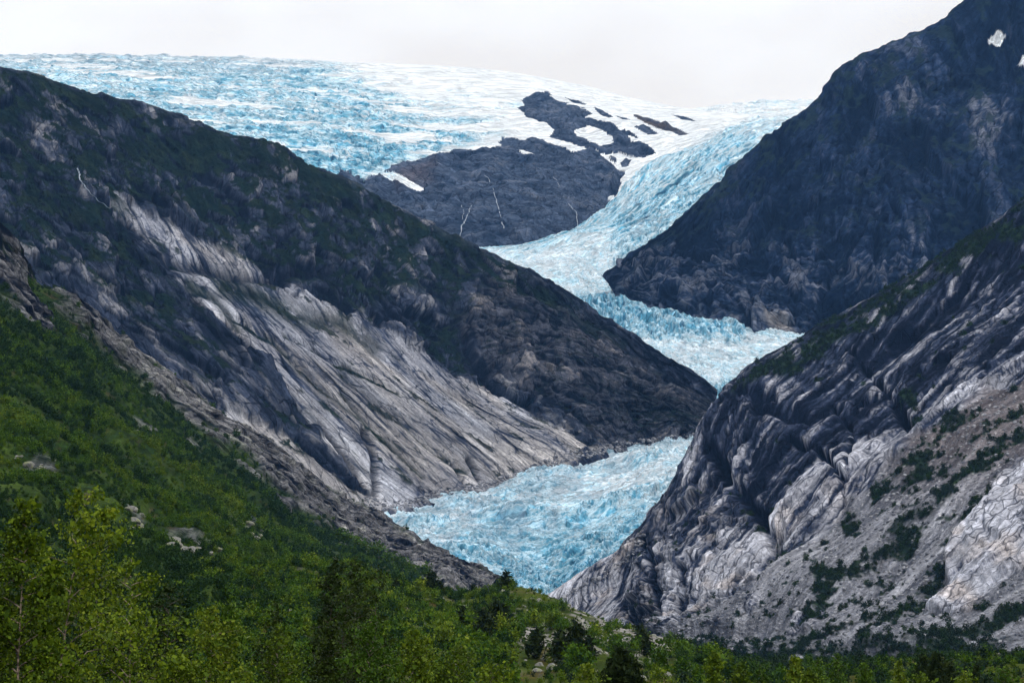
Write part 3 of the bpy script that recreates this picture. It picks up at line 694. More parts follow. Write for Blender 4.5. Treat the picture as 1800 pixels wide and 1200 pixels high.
def upper_tongue():
    rows_px = [
        [(1090, 790, 2890), (1150, 775, 2890), (1210, 770, 2890), (1270, 765, 2890), (1340, 760, 2890), (1430, 750, 2890)],
        [(1080, 740, 2960), (1150, 725, 2960), (1210, 712, 2960), (1270, 705, 2960), (1350, 695, 2960), (1460, 690, 2960)],
        [(980, 630, 3150), (1080, 640, 3160), (1170, 648, 3170), (1260, 650, 3180), (1370, 652, 3190), (1500, 655, 3200)],
        [(900, 560, 3380), (1020, 580, 3390), (1130, 590, 3400), (1230, 600, 3400), (1380, 615, 3390), (1530, 630, 3380)],
        [(880, 520, 3540), (1000, 540, 3550), (1080, 550, 3560), (1180, 562, 3560), (1320, 580, 3540), (1480, 600, 3520)],
        [(860, 500, 3660), (960, 515, 3680), (1020, 525, 3700), (1090, 532, 3720), (1200, 545, 3720), (1400, 585, 3680)],
        [(830, 470, 3880), (920, 478, 3900), (1000, 482, 3930), (1070, 484, 3950), (1140, 480, 3970), (1300, 490, 3960)],
        [(800, 446, 4200), (880, 442, 4260), (970, 436, 4320), (1060, 425, 4350), (1150, 412, 4360), (1270, 410, 4340)],
        [(960, 430, 4480), (1020, 410, 4540), (1080, 385, 4600), (1140, 365, 4640), (1210, 350, 4660), (1320, 350, 4640)],
        [(1060, 375, 4800), (1090, 348, 4880), (1140, 325, 4940), (1200, 305, 4980), (1270, 290, 5000), (1380, 290, 4980)],
        [(1100, 330, 5120), (1130, 305, 5200), (1180, 285, 5260), (1240, 262, 5320), (1310, 245, 5360), (1420, 240, 5340)],
        [(1120, 290, 5500), (1170, 270, 5560), (1230, 250, 5620), (1290, 232, 5680), (1350, 218, 5720), (1460, 210, 5700)],
        [(1130, 262, 5960), (1190, 245, 6000), (1250, 228, 6060), (1310, 214, 6120), (1370, 206, 6160), (1480, 200, 6160)],
        [(1130, 250, 6500), (1190, 225, 6600), (1250, 208, 6700), (1310, 198, 6800), (1380, 192, 6900), (1500, 188, 6900)],
        [(1100, 240, 8000), (1190, 202, 8000), (1260, 190, 8200), (1320, 184, 8400), (1400, 180, 8600), (1520, 176, 8600)],
        [(1100, 260, 9500), (1190, 230, 9500), (1260, 215, 9500), (1320, 210, 9500), (1400, 205, 9500), (1520, 200, 9500)]]
    rows = [[at(*p) for p in r] for r in rows_px]
    L = Loft(rows, 300, 460, tw=[12, 45, 48, 30, 24, 50, 46, 50, 46, 46, 40, 30, 24, 22, 4])
    S, T, U, V = L.S, L.T, L.U, L.V
    n = L.normals()
    w = fbm(S / 170, T / 170, 3, 501) * 55
    sc = 1 + sstep(3700, 6500, L.P[..., 1]) * 1.2
    cv = ridged((T + w + .0005 * (S - S.mean()) ** 2) / (22 * sc), (S + w) / (90 * sc), 4, 511, .6)
    cv2 = ridged((S + w * .7) / (20 * sc), (T + w) / (60 * sc), 4, 513, .6)
    fine = fbm(S / (10 * sc), T / (9 * sc), 4, 515); f1, f2, rnd = worley((S + w * .4) / (15 * sc), (T + w) / (17 * sc), 517)
    big = fbm(S / 170, T / 170, 3, 519)
    # the broken step below the rock nose
    step = poly_mask(U, V, [(1000, 520), (1080, 528), (1200, 548), (1330, 572), (1300, 600), (1180, 598), (1090, 600), (1040, 560)], 12, w * .2)
    step2 = poly_mask(U, V, [(1220, 725), (1240, 690), (1300, 670), (1330, 650), (1300, 700), (1270, 740)], 10)
    step3 = poly_mask(U, V, [(1080, 380), (1200, 290), (1300, 240), (1330, 260), (1260, 330), (1190, 400), (1120, 470), (1080, 460)], 25, w * .3)
    smooth = poly_mask(U, V, [(830, 440), (960, 430), (1000, 470), (1010, 520), (900, 480)], 20)
    amp = 0.55 + .9 * np.maximum(step, step2) + .5 * step3 - .25 * smooth
    d = big * 18 + (sc * amp * (cv * 6.5 + cv2 * 4.5 * (1 + step) + (rnd - .5) * 5 * (1 + step) - (1 - sstep(0, .22, f2 - f1)) * 3.5) + fine * 3 * sc)
    L.push(d, n)
    sl = local_slope(L, n)
    bl = -.12 + .34 * step + .55 * step2 + .28 * step3
    far = sstep(5600, 6400, L.P[..., 1])
    dirt = sstep(0.15, .6, fbm((S + w) / 22, T / 200, 4, 521) + .12) * .5
    snow = far * sstep(-.15, .1, fbm(S / 120, T / 40, 4, 523) + .1)
    c = ice_cover(d, sl * 1.5 - (cv - .5) * .5 - (cv2 - .5) * .2, S, T, 531, dirt=dirt * (1 - step), blue=bl, snow=snow)
    mesh_grid('glacier', L.P, {'cover': c, 'flow': np.stack(((S + w) / sc, (T + w) / sc, np.zeros_like(S)), axis=-1), 'bare': np.clip(.5 + amp * .5 - snow, 0, 1)}, MAT_ICE, label='upper glacier stream winding down behind the mountain spurs', smooth=False)

lower_tongue(); upper_tongue()

# ------------------------------------------------------------------ ice cap, snow dome and the rock island in it
def ice_cap():
    rows_px = [
        [(-200, 330, 4700), (0, 350, 4700), (200, 380, 4680), (400, 420, 4620), (560, 440, 4560), (700, 470, 4480), (820, 470, 4430), (930, 452, 4460), (1060, 415, 4600), (1110, 365, 4850), (1140, 335, 5080), (1240, 290, 5380), (1400, 260, 5600)],
        [(-200, 260, 4900), (0, 275, 4920), (200, 300, 4930), (400, 330, 4920), (560, 350, 4880), (690, 390, 4760), (810, 412, 4640), (930, 412, 4620), (1050, 385, 4740), (1100, 340, 4980), (1140, 312, 5180), (1240, 268, 5480), (1400, 240, 5700)],
        [(-200, 215, 5150), (0, 225, 5180), (200, 245, 5200), (400, 272, 5200), (560, 300, 5150), (680, 320, 5060), (800, 335, 4980), (920, 338, 4960), (1040, 325, 5040), (1095, 300, 5180), (1150, 285, 5320), (1250, 248, 5600), (1400, 222, 5850)],
        [(-200, 175, 5500), (0, 185, 5540), (200, 200, 5560), (400, 220, 5560), (560, 240, 5530), (690, 258, 5480), (800, 268, 5420), (910, 272, 5380), (1010, 265, 5420), (1080, 255, 5500), (1150, 245, 5600), (1260, 222, 5850), (1400, 206, 6100)],
        [(-200, 140, 6000), (0, 148, 6040), (200, 158, 6060), (400, 170, 6060), (560, 185, 6040), (700, 198, 6000), (810, 206, 5940), (910, 208, 5880), (1000, 205, 5880), (1070, 205, 5900), (1140, 205, 5950), (1260, 202, 6150), (1400, 198, 6400)],
        [(-200, 112, 6600), (0, 116, 6640), (200, 120, 6660), (400, 130, 6660), (560, 140, 6640), (700, 148, 6600), (810, 154, 6560), (910, 162, 6480), (1000, 168, 6440), (1070, 176, 6420), (1140, 186, 6420), (1260, 199, 6500), (1400, 210, 6700)],
        [(-200, 97, 7100), (0, 100, 7140), (200, 101, 7160), (400, 104, 7160), (560, 110, 7140), (700, 116, 7100), (810, 122, 7060), (910, 131, 6980), (1000, 146, 6900), (1070, 162, 6820), (1140, 180, 6760), (1260, 203, 6760), (1400, 216, 6900)],
        [(-200, 100, 7700), (0, 103, 7700), (200, 104, 7700), (400, 107, 7700), (560, 114, 7700), (700, 120, 7650), (810, 127, 7600), (910, 138, 7500), (1000, 153, 7400), (1070, 169, 7300), (1140, 188, 7200), (1260, 212, 7200), (1400, 230, 7300)],
        [(-200, 130, 9500), (0, 133, 9500), (200, 134, 9500), (400, 137, 9500), (560, 144, 9500), (700, 150, 9500), (810, 157, 9500), (910, 168, 9500), (1000, 183, 9500), (1070, 199, 9300), (1140, 218, 9200), (1260, 242, 9000), (1400, 260, 9000)]]
    rows = [[at(*p) for p in r] for r in rows_px]
    L = Loft(rows, 560, 300, tw=[22, 60, 70, 64, 48, 26, 8, 2], sw=[60, 60, 60, 55, 55, 45, 42, 45, 26, 26, 40, 40])
    S, T, U, V = L.S, L.T, L.U, L.V
    n = L.normals()
    sw = fbm(S / 40, T / 40, 4, 601) * 10 + fbm(S / 140, T / 140, 2, 603) * 10
    def pm(poly, f=0.6, k=1.0): return poly_mask(U, V, poly, f, sw * k * .45)
    face = pm([(600, 300), (640, 318), (690, 290), (712, 283), (752, 278), (775, 270), (800, 262), (838, 265), (880, 258), (876, 252), (884, 242), (905, 245), (922, 252),
               (940, 243), (960, 250), (985, 258), (1010, 266), (1040, 262), (1075, 285), (1085, 300), (1098, 305), (1090, 320), (1088, 340), (1070, 352), (1082, 372), (1075, 390), (1040, 410),
               (960, 445), (860, 480), (600, 520), (560, 360)])
    knob = pm([(912, 190), (922, 185), (918, 178), (932, 168), (958, 164), (970, 170), (985, 180), (1000, 186), (1030, 192), (1045, 200), (1030, 208), (1060, 215), (1085, 225), (1110, 235),
               (1130, 248), (1145, 262), (1152, 270), (1130, 278), (1112, 272), (1085, 265), (1060, 268), (1040, 262), (1020, 262), (985, 248), (968, 240), (972, 228), (960, 218), (938, 212), (920, 200)])
    cols_ = pm([(1006, 228), (1030, 224), (1062, 230), (1082, 240), (1074, 254), (1050, 252), (1028, 244), (1012, 238)])
    col2 = pm([(960, 244), (1000, 249), (1030, 262), (1020, 270), (985, 262)])
    col3 = pm([(1105, 240), (1125, 244), (1130, 252), (1110, 250)])
    isl = np.maximum.reduce([pm([(1045, 188), (1060, 194), (1080, 208), (1070, 210), (1050, 198)], .5, .3), pm([(1112, 200), (1140, 208), (1180, 222), (1208, 236), (1195, 238), (1160, 226), (1125, 212)], .5, .3),
                             pm([(1112, 220), (1140, 222), (1158, 238), (1140, 238)], .5, .3), pm([(992, 172), (1010, 176), (1030, 184), (1012, 183)], .5, .3), pm([(1085, 204), (1100, 208), (1110, 214), (1092, 212)], .5, .3),
                             pm([(1092, 285), (1110, 280), (1105, 292), (1095, 294)], .5, .5), pm([(1178, 200), (1205, 206), (1225, 214), (1200, 211)], .5, .3), pm([(1072, 272), (1085, 276), (1082, 284), (1074, 280)], .5, .5)])
    rock = np.clip(np.maximum(np.maximum(face, knob * (1 - cols_) * (1 - col2) * (1 - col3)), isl), 0, 1)
    tongue = pm([(660, 300), (690, 298), (720, 318), (745, 333), (735, 336), (705, 325), (680, 314)], .6, .5)
    tongue = np.maximum(tongue, pm([(910, 264), (935, 270), (945, 276), (920, 272)], .5, .3))
    rock = rock * (1 - tongue)
    # ice
    w = fbm(S / 260, T / 260, 3, 611) * 90
    crev_zone = np.clip(poly_mask(U, V, [(-250, 80), (200, 85), (420, 92), (560, 104), (640, 140), (740, 180), (880, 215), (880, 240), (790, 268), (700, 300), (600, 340), (-250, 420)], 30, sw * 2.0), 0, 1)
    band = fbm((S + w * 2 + T * .6) / 520, (T + w * .5 - S * .1) / 110, 5, 613, .6)
    cv = ridged((T + w) / 70, (S + w) / 260, 4, 615, .6); f1, f2, rnd = worley((S + w) / 40, (T + w * .6) / 34, 617)
    fine = fbm(S / 26, T / 20, 4, 619)
    snowy = sstep(0.0, 0.14, band - .13 - .14 * sstep(180, 290, V) + .22 * sstep(560, 800, U)) 
    brk = crev_zone * (1 - .9 * snowy)
    scr = poly_mask(U, V, [(1150, 300), (1250, 235), (1320, 215), (1400, 200), (1400, 320), (1150, 380)], 20, sw)
    brk = np.maximum(brk, scr * .6)
    few = sstep(.62, .74, ridged((S + w) / 700, (T + w * .4) / 90, 3, 621)) * poly_mask(U, V, [(560, 110), (760, 140), (940, 180), (900, 200), (780, 190), (640, 190)], 20, sw) * .8
    d_ice = fbm(S / 500, T / 300, 3, 623) * 14 + brk * (cv * 9 + (rnd - .5) * 9 - (1 - sstep(0, .25, f2 - f1)) * 6 + fine * 6) - few * 8
    # rock
    rdir, rcr = L.axes(at(700, 290, 5100), at(900, 350, 5000))
    rf = fbm(rcr / 34, rdir / 90, 5, 631); g1, g2, rn = worley(rcr / 42 + rf, rdir / 80 + rf, 633)
    d_rock = rf * 14 + rn * 9 - (1 - sstep(0, .14, g2 - g1)) * 5 + ridged(rcr / 90, rdir / 160, 4, 635) * 16 + fbm(S / 120, T / 120, 3, 637) * 26 - 9
    hard = (rock > .5).astype(float)
    cliff = poly_mask(U, V, [(800, 385), (900, 390), (1020, 395), (1070, 380), (1060, 420), (930, 455), (800, 450)], 12, sw)
    t_in = np.clip((soften(hard, 6) - .5) * 2, 0, 1) * hard
    L.push(lerp(d_ice * (1 - hard), d_rock, t_in), n)
    sl = local_slope(L, n)
    bl = -.30 + .40 * brk * sstep(-.1, .5, fbm(S / 160, T / 110, 3, 641) + .35 * sstep(200, 290, V)) + few * .9 + .74 * brk * sstep(-.5, .3, fine + fbm(S / 60, T / 24, 3, 643))
    c_i = ice_cover(d_ice, sl * 1.2 * brk + brk * .12 - brk * (cv - .45) * .8, S, T, 651, blue=bl, snow=np.clip(1 - brk - few, 0, 1) * .95,
                    dirt=sstep(6300, 7000, L.P[..., 1]) * poly_mask(U, V, [(-250, 80), (600, 95), (520, 130), (-250, 140)], 10, sw) * .7 * sstep(-.3, .2, fine))
    li = .54 + rf * .6 + fbm(rcr / 11, rdir / 170, 4, 663) * .8 + (rn - .5) * .4 - (1 - sstep(0, .14, g2 - g1)) * .3 + fbm(S / 120, T / 120, 3, 661) * .5 - cliff * .1
    c_r = cmix((.012, .024, .050), (0.075, 0.100, 0.155), np.clip(li * 1.3, 0, 1)); c_r = cmix(c_r, (.17, .185, .22), sstep(.75, 1.2, li) * .7)  # blue of the distant air mixed into the island's rock colour
    brown = poly_mask(U, V, [(1112, 198), (1210, 238), (1120, 216)], 6); c_r = cmix(c_r, (0.09, 0.07, 0.055), brown)
    c_r = cmix(c_r, (0.14, 0.11, 0.11), poly_mask(U, V, [(690, 295), (760, 290), (760, 320), (700, 325)], 14, sw) * .5)
    fm = (hard[:-1, :-1] + hard[1:, :-1] + hard[1:, 1:] + hard[:-1, 1:]) >= 2
    mesh_grid('ice_cap', L.P, {'cover': c_i, 'flow': np.stack((S + w, T + w, np.zeros_like(S)), axis=-1), 'bare': np.clip(brk + few, 0, 1)}, MAT_ICE_FAR, face_mask=~fm, label='broken blue and white ice cap filling the skyline', smooth=False)
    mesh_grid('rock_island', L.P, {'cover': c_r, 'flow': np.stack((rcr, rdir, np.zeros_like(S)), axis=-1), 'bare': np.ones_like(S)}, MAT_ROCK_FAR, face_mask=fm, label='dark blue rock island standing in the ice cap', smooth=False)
    return L
IC = ice_cap()

# ------------------------------------------------------------------ near left hillside and its rock rib
def hillside():
    rows_px = [
        [(-300, 170, 1130), (-120, 320, 1190), (0, 425, 1240), (50, 492, 1270), (125, 548, 1320), (240, 632, 1390), (350, 702, 1450), (480, 795, 1530), (600, 884, 1610), (740, 958, 1700), (895, 1034, 1800)],
        [(-300, 260, 1040), (-120, 400, 1100), (0, 480, 1140), (60, 540, 1170), (115, 585, 1200), (220, 670, 1270), (325, 742, 1330), (450, 835, 1400), (575, 925, 1470), (705, 992, 1540), (850, 1048, 1620)],
        [(-300, 430, 850), (-120, 530, 890), (0, 590, 930), (70, 635, 960), (140, 680, 990), (230, 735, 1030), (330, 800, 1080), (440, 875, 1130), (560, 955, 1190), (680, 1012, 1260), (820, 1060, 1380)],
        [(-300, 650, 600), (-120, 700, 620), (0, 740, 650), (70, 765, 670), (140, 795, 690), (230, 835, 720), (330, 885, 760), (430, 935, 800), (540, 990, 860), (660, 1030, 950), (800, 1072, 1120)],
        [(-300, 880, 350), (-120, 900, 370), (0, 915, 390), (70, 930, 405), (140, 945, 420), (230, 968, 445), (320, 995, 480), (420, 1020, 530), (530, 1045, 600), (650, 1066, 720), (790, 1090, 900)],
        [(-300, 1110, 190), (-120, 1110, 200), (0, 1112, 215), (70, 1114, 225), (140, 1116, 240), (230, 1120, 260), (320, 1125, 290), (420, 1130, 340), (530, 1130, 420), (650, 1130, 560), (790, 1130, 760)]]
    rows = [[at(*p) for p in r] for r in rows_px]
    back = [drop(p, 130, -110, 70) for p in rows[0]]; back2 = [drop(p, 420, -420, 190) for p in rows[0]]
    under = [drop(p, -90, -25) for p in rows[-1]]
    L = Loft([back2, back] + rows + [under], 330, 250, tw=[5, 14, 95, 70, 40, 40, 30, 6])
    S, T, U, V = L.S, L.T, L.U, L.V
    nw = fbm(S / 30, T / 30, 4, 701); wob = nw * 26
    n = L.normals()
    rib = poly_mask(U, V, [(90, 520), (130, 540), (250, 625), (360, 700), (480, 785), (600, 875), (740, 948), (900, 1025), (930, 1100), (800, 1042), (690, 1000), (590, 940), (500, 880), (400, 790), (270, 680), (150, 590)], 9, wob)
    bluff = poly_mask(U, V, [(-300, 160), (0, 410), (45, 480), (88, 560), (95, 605), (70, 590), (30, 540), (-20, 500), (-300, 330)], 8, wob * .8)
    out = np.maximum.reduce([poly_mask(U, V, p, 7, wob * .8) for p in (
        [(215, 880), (240, 900), (262, 935), (240, 930)], [(275, 935), (330, 945), (400, 975), (395, 990), (330, 975), (285, 960)], [(400, 905), (450, 925), (470, 945), (430, 935)],
        [(555, 950), (590, 980), (605, 1010), (575, 990)], [(30, 805), (70, 815), (90, 830), (50, 830)], [(330, 760), (350, 770), (360, 785), (335, 778)], [(230, 740), (260, 750), (275, 765), (240, 760)])])
    rock = np.maximum(rib, bluff)
    al, cr = L.axes(at(350, 700, 1450), at(890, 1032, 1800))
    st = ridged(cr / 12, al / 120, 4, 711, .55); step = cr / 17 + fbm(S / 60, T / 60, 3, 713) * 1.3; fr = step - np.floor(step)
    rough = fbm(S / 7, T / 7, 4, 715); f1, f2, rnd = worley(al / 22 + nw, cr / 11 + nw, 717)
    d = fbm(S / 110, T / 110, 3, 719) * 11 + rock * (st * 3 + (sstep(0, .2, fr) - fr) * 3.5 + rnd * 2.5 + rough * 1.8) + (1 - rock) * rough * 1.0
    front = sstep(1.4, 2.1, L.ti)
    L.push(d * (.5 + .5 * front), n)
    li = .40 + fbm(cr / 2.5, al / 60, 4, 721) * .9 + fbm(cr / 9, al / 110, 3, 723) * .9 + (rnd - .5) * .5 + rough * .5 - .35 * bluff - sstep(.85, 1, fr) * .4 + fbm(S / 35, T / 35, 3, 724) * .5
    c = cmix((0.046, 0.048, 0.058), (0.26, 0.255, 0.26), np.clip(li, 0, 1)); c = cmix(c, C_DARK, sstep(.32, .02, li)); c = cmix(c, (.40, .40, .37), sstep(.85, 1.2, li))
    moss = sstep(.1, .4, fbm(S / 16, T / 16, 4, 725)) * .5
    c = cmix(c, (0.085, 0.095, 0.055), moss * rib * .7)
    gr = cmix((0.014, 0.032, 0.006), (0.040, 0.066, 0.010), sstep(-.3, .4, fbm(S / 22, T / 22, 4, 727)))
    gr = cmix(gr, (0.075, 0.055, 0.030), sstep(.25, .5, fbm(S / 14, T / 14, 3, 729)) * .6)
    vn = fbm(S / 14, T / 14, 4, 731)
    cover = cmix(gr, c, np.clip(np.maximum(rock, out * .6) * sstep(-.5, -.15, -vn + .1 + .2 * rib), 0, 1))
    rock = np.maximum(rock, out)
    mesh_grid('hillside', L.P, {'cover': cover, 'flow': np.stack((cr, al, np.zeros_like(S)), axis=-1), 'bare': np.clip(rock, 0, 1)}, MAT_RIB, label='green wooded hillside ending in a bare rock rib', smooth=False)
    return L, rock
HS, HS_ROCK = hillside()

# ------------------------------------------------------------------ moraine in front, down to the camera
def moraine():
    rows_px = [
        [(250, 1010, 470), (420, 1000, 500), (560, 1002, 530), (650, 1016, 560), (780, 1046, 600), (840, 1048, 615), (900, 1037, 625), (965, 1056, 620), (1050, 1094, 600), (1150, 1130, 580), (1250, 1156, 560), (1400, 1176, 530), (1550, 1182, 500), (1700, 1178, 470), (1900, 1176, 450), (2200, 1174, 430)],
        [(250, 1060, 390), (420, 1050, 420), (560, 1045, 450), (650, 1055, 480), (780, 1080, 520), (840, 1082, 530), (900, 1078, 530), (965, 1090, 525), (1050, 1115, 505), (1150, 1145, 480), (1250, 1166, 460), (1400, 1182, 440), (1550, 1178, 420), (1700, 1166, 400), (1900, 1160, 380), (2200, 1160, 370)],
        [(250, 1130, 270), (420, 1130, 290), (560, 1130, 310), (650, 1130, 330), (780, 1132, 350), (840, 1135, 360), (900, 1138, 360), (965, 1142, 355), (1050, 1155, 345), (1150, 1175, 330), (1250, 1190, 320), (1400, 1196, 310), (1550, 1190, 310), (1700, 1176, 310), (1900, 1172, 300), (2200, 1172, 295)]]
    rows = [[at(*p) for p in r] for r in rows_px]
    back = [drop(p, 60, -14) for p in rows[0]]; back2 = [drop(p, 240, -60) for p in rows[0]]
    def flat(d, z, zl): return [np.array(((p[0] - 900) / F * d * 1.02, d, lerp(zl, z, min(1, max(0, (p[0] - 250) / 1000))))) for p in rows_px[0]]
    def wide(d, z): return [np.array((x, d, z)) for x in np.linspace(-70, 70, 16)]
    near = [flat(210, -7.5, -7), wide(120, -9.0), wide(55, -8.4), wide(22, -6.6), wide(8, -3.2), wide(0, -1.7), wide(-30, -1.7)]
    L = Loft([back2, back] + rows + near, 300, 170, tw=[4, 10, 50, 50, 18, 8, 8, 6, 4, 3, 2])
    S, T, U, V = L.S, L.T, L.U, L.V
    n = L.normals()
    d = L.P[..., 1]
    f = sstep(60, 400, d)
    L.push(f * (fbm(S / 30, T / 30, 4, 801) * 3.2 + fbm(S / 7, T / 7, 3, 803) * 1.0) + .12 * fbm(S / 3, T / 3, 3, 805), n)
    vn = fbm(S / 12, T / 12, 4, 811)
    gr = cmix((0.026, 0.044, 0.006), (0.062, 0.082, 0.010), sstep(-.3, .4, vn)); gr = cmix(gr, (0.080, 0.052, 0.020), sstep(.05, .4, fbm(S / 17, T / 17, 4, 813)) * .75)
    bare = poly_mask(U, V, [(900, 1120), (1000, 1080), (1120, 1105), (1250, 1150), (1150, 1160), (1040, 1150), (940, 1150)], 14, vn * 40)
    rk = sstep(.1, .35, fbm(S / 6, T / 6, 4, 815) + .35 * bare - .05) * np.clip(.35 + bare, 0, 1)
    c = cmix(gr, cmix((.13, .12, .11), (.36, .34, .31), np.clip(.5 + fbm(S / 3, T / 3, 3, 817), 0, 1)), rk * f)
    mesh_grid('ground', L.P, {'cover': c}, MAT_GROUND, label='scrubby moraine ground below the hillside', smooth=True)
    return L
MO = moraine()

# ------------------------------------------------------------------ streams on the rock faces
def stream(L, pts, w0, w1, label):
    """A narrow ribbon of white water laid on a face along a traced course."""
    U, V = project(L.P)
    nrm = L.normals()
    Pf, Uf, Vf, Nf = L.P.reshape(-1, 3), U.ravel(), V.ravel(), nrm.reshape(-1, 3)
    facing = (Nf * Pf).sum(axis=1) < 0
    fs = np.nonzero(facing & (L.ti.ravel() > 1.9))[0] if L is not IC else np.nonzero(facing)[0]
    pts = np.array(pts, float)
    n = 30
    t = np.linspace(0, len(pts) - 1, n)
    rnd = random.Random(int(pts[0, 0]))
    cu, cv_ = np.interp(t, range(len(pts)), pts[:, 0]), np.interp(t, range(len(pts)), pts[:, 1])
    ver = []
    for i in range(n):
        k = fs[np.argsort((Uf[fs] - cu[i]) ** 2 + (Vf[fs] - cv_[i]) ** 2)[:4]]
        p = Pf[k].mean(axis=0); nn = Nf[k].mean(axis=0); nn /= np.linalg.norm(nn)
        p = p - p / np.linalg.norm(p) * 5.0 + nn * 1.5
        w = lerp(w0, w1, i / (n - 1)) * rnd.uniform(.35, .9)
        jit = rnd.uniform(-.3, .3) * w0
        x = np.array((1.0, 0, 0)) * w
        ver += [p - x + (jit, 0, 0), p + nn * .8 * w0 + (jit, 0, 0), p + x + (jit, 0, 0)]
    q = []
    for i in range(n - 1):
        a = i * 3
        q += [(a, a + 1, a + 4, a + 3), (a + 1, a + 2, a + 5, a + 4)]
    me = bpy.data.meshes.new('waterfall'); me.from_pydata([tuple(v) for v in ver], [], q); me.update(); me.materials.append(MAT_WATER)
    o = bpy.data.objects.new('waterfall', me); col.objects.link(o)
    o['kind'] = 'structure'; o['label'] = label
stream(LM, [(136, 298), (142, 318), (150, 332), (168, 350), (192, 368)], 1.5, .7, 'thin white stream dropping from the dark heath of the left mountain')
stream(LM, [(4, 402), (10, 412), (9, 428)], 1.6, 1.2, 'short white fall at the edge of the near bluff')
stream(IC, [(838, 300), (858, 314), (868, 335), (874, 358), (880, 378), (886, 402)], 1.2, 1.6, 'long broken waterfall on the rock island')
stream(IC, [(828, 362), (822, 380), (812, 400), (804, 445)], 2.2, 1.4, 'widest white waterfall low on the rock island')
stream(IC, [(812, 362), (816, 372), (812, 388)], 1.2, 1.0, 'small side strand beside the widest waterfall')
stream(IC, [(992, 352), (1004, 365), (1014, 378), (1017, 410)], 1.6, 1.2, 'waterfall at the foot of the rock island near the ice')
stream(IC, [(972, 312), (980, 320), (982, 330)], 1.1, .9, 'short fall high on the rock island')

# ------------------------------------------------------------------ vegetation: builders
def leaf_material(name, ramp, trans=0.35, rough=0.5):
    m = bpy.data.materials.new(name); m.use_nodes = True
    nt = m.node_tree; L = nt.links
    b = nt.nodes.get('Principled BSDF'); out = nt.nodes.get('Material Output')
    geo = nt.nodes.new('ShaderNodeNewGeometry'); oi = nt.nodes.new('ShaderNodeObjectInfo')
    cr = nt.nodes.new('ShaderNodeValToRGB')
    while len(cr.color_ramp.elements) < len(ramp): cr.color_ramp.elements.new(0.5)
    for i, (p, c) in enumerate(ramp):
        cr.color_ramp.elements[i].position = p; cr.color_ramp.elements[i].color = (*c, 1)
    ad = nt.nodes.new('ShaderNodeMath'); ad.operation = 'MULTIPLY_ADD'; ad.inputs[1].default_value = 0.7
    sc = nt.nodes.new('ShaderNodeMath'); sc.operation = 'MULTIPLY'; sc.inputs[1].default_value = 0.3
    L.new(geo.outputs['Random Per Island'], ad.inputs[0]); L.new(oi.outputs['Random'], sc.inputs[0]); L.new(sc.outputs[0], ad.inputs[2])
    L.new(ad.outputs[0], cr.inputs['Fac'])
    L.new(cr.outputs['Color'], b.inputs['Base Color'])
    b.inputs['Roughness'].default_value = rough; b.inputs['Specular IOR Level'].default_value = 0.10
    tr = nt.nodes.new('ShaderNodeBsdfTranslucent'); L.new(cr.outputs['Color'], tr.inputs['Color'])
    mx = nt.nodes.new('ShaderNodeMixShader'); mx.inputs['Fac'].default_value = trans
    L.new(b.outputs[0], mx.inputs[1]); L.new(tr.outputs[0], mx.inputs[2]); L.new(mx.outputs[0], out.inputs['Surface'])
    return m

def bark_material(name, c0, c1, scale):
    m, nt, b = new_mat(name)
    n = N(nt, 'ShaderNodeTexNoise', Scale=scale, Detail=4.0)
    tc = nt.nodes.new('ShaderNodeTexCoord'); mp = N(nt, 'ShaderNodeMapping', Scale=(1, 1, 3.0))
    nt.links.new(tc.outputs['Object'], mp.inputs['Vector']); nt.links.new(mp.outputs['Vector'], n.inputs['Vector'])
    cr = nt.nodes.new('ShaderNodeValToRGB')
    cr.color_ramp.elements[0].position = .42; cr.color_ramp.elements[0].color = (*c0, 1)
    cr.color_ramp.elements[1].position = .55; cr.color_ramp.elements[1].color = (*c1, 1)
    nt.links.new(n.outputs['Fac'], cr.inputs['Fac']); nt.links.new(cr.outputs['Color'], b.inputs['Base Color'])
    b.inputs['Roughness'].default_value = .8
    return m

LEAF = {
    'birch': leaf_material('birch_leaf', [(0, (.015, .036, .003)), (.4, (.070, .118, .006)), (.75, (.155, .215, .010)), (1, (.26, .29, .025))], .22),
    'yellow': leaf_material('yellowing_birch_leaf', [(0, (.016, .034, .003)), (.5, (.078, .130, .007)), (1, (.18, .22, .015))], .22),
    'olive': leaf_material('alder_and_shade_leaf', [(0, (.007, .015, .002)), (.6, (.019, .036, .004)), (1, (.045, .068, .008))], .15),  # alders, and birches whose shade is put into the leaf colour
    'green': leaf_material('green_leaf', [(0, (.012, .034, .003)), (.5, (.042, .092, .006)), (1, (.10, .165, .012))], .22),
    'scrub': leaf_material('hillside_birch_leaf', [(0, (.009, .030, .003)), (.35, (.032, .080, .004)), (.7, (.075, .138, .006)), (1, (.13, .185, .010))], .2, .7),
    'scrub_dark': leaf_material('hillside_dark_leaf', [(0, (.006, .021, .004)), (.5, (.015, .042, .006)), (1, (.034, .070, .010))], .2, .7),  # dark leaf, also standing in for shadowed patches of scrub
    'scrub_lime': leaf_material('hillside_willow_leaf', [(0, (.026, .058, .004)), (.5, (.085, .142, .006)), (1, (.165, .205, .012))], .2, .7),
    'dark': leaf_material('juniper_leaf', [(0, (.005, .014, .008)), (.6, (.014, .032, .014)), (1, (.034, .056, .020))], .15, .7),
    'pine': leaf_material('pine_needle', [(0, (.005, .011, .003)), (.6, (.015, .028, .006)), (1, (.038, .052, .010))], .12, .7)}
BARK = {'birch': bark_material('birch_bark', (.05, .035, .025), (.32, .24, .18), 3.0), 'pine': bark_material('pine_bark', (.03, .022, .016), (.10, .07, .05), 4.0)}

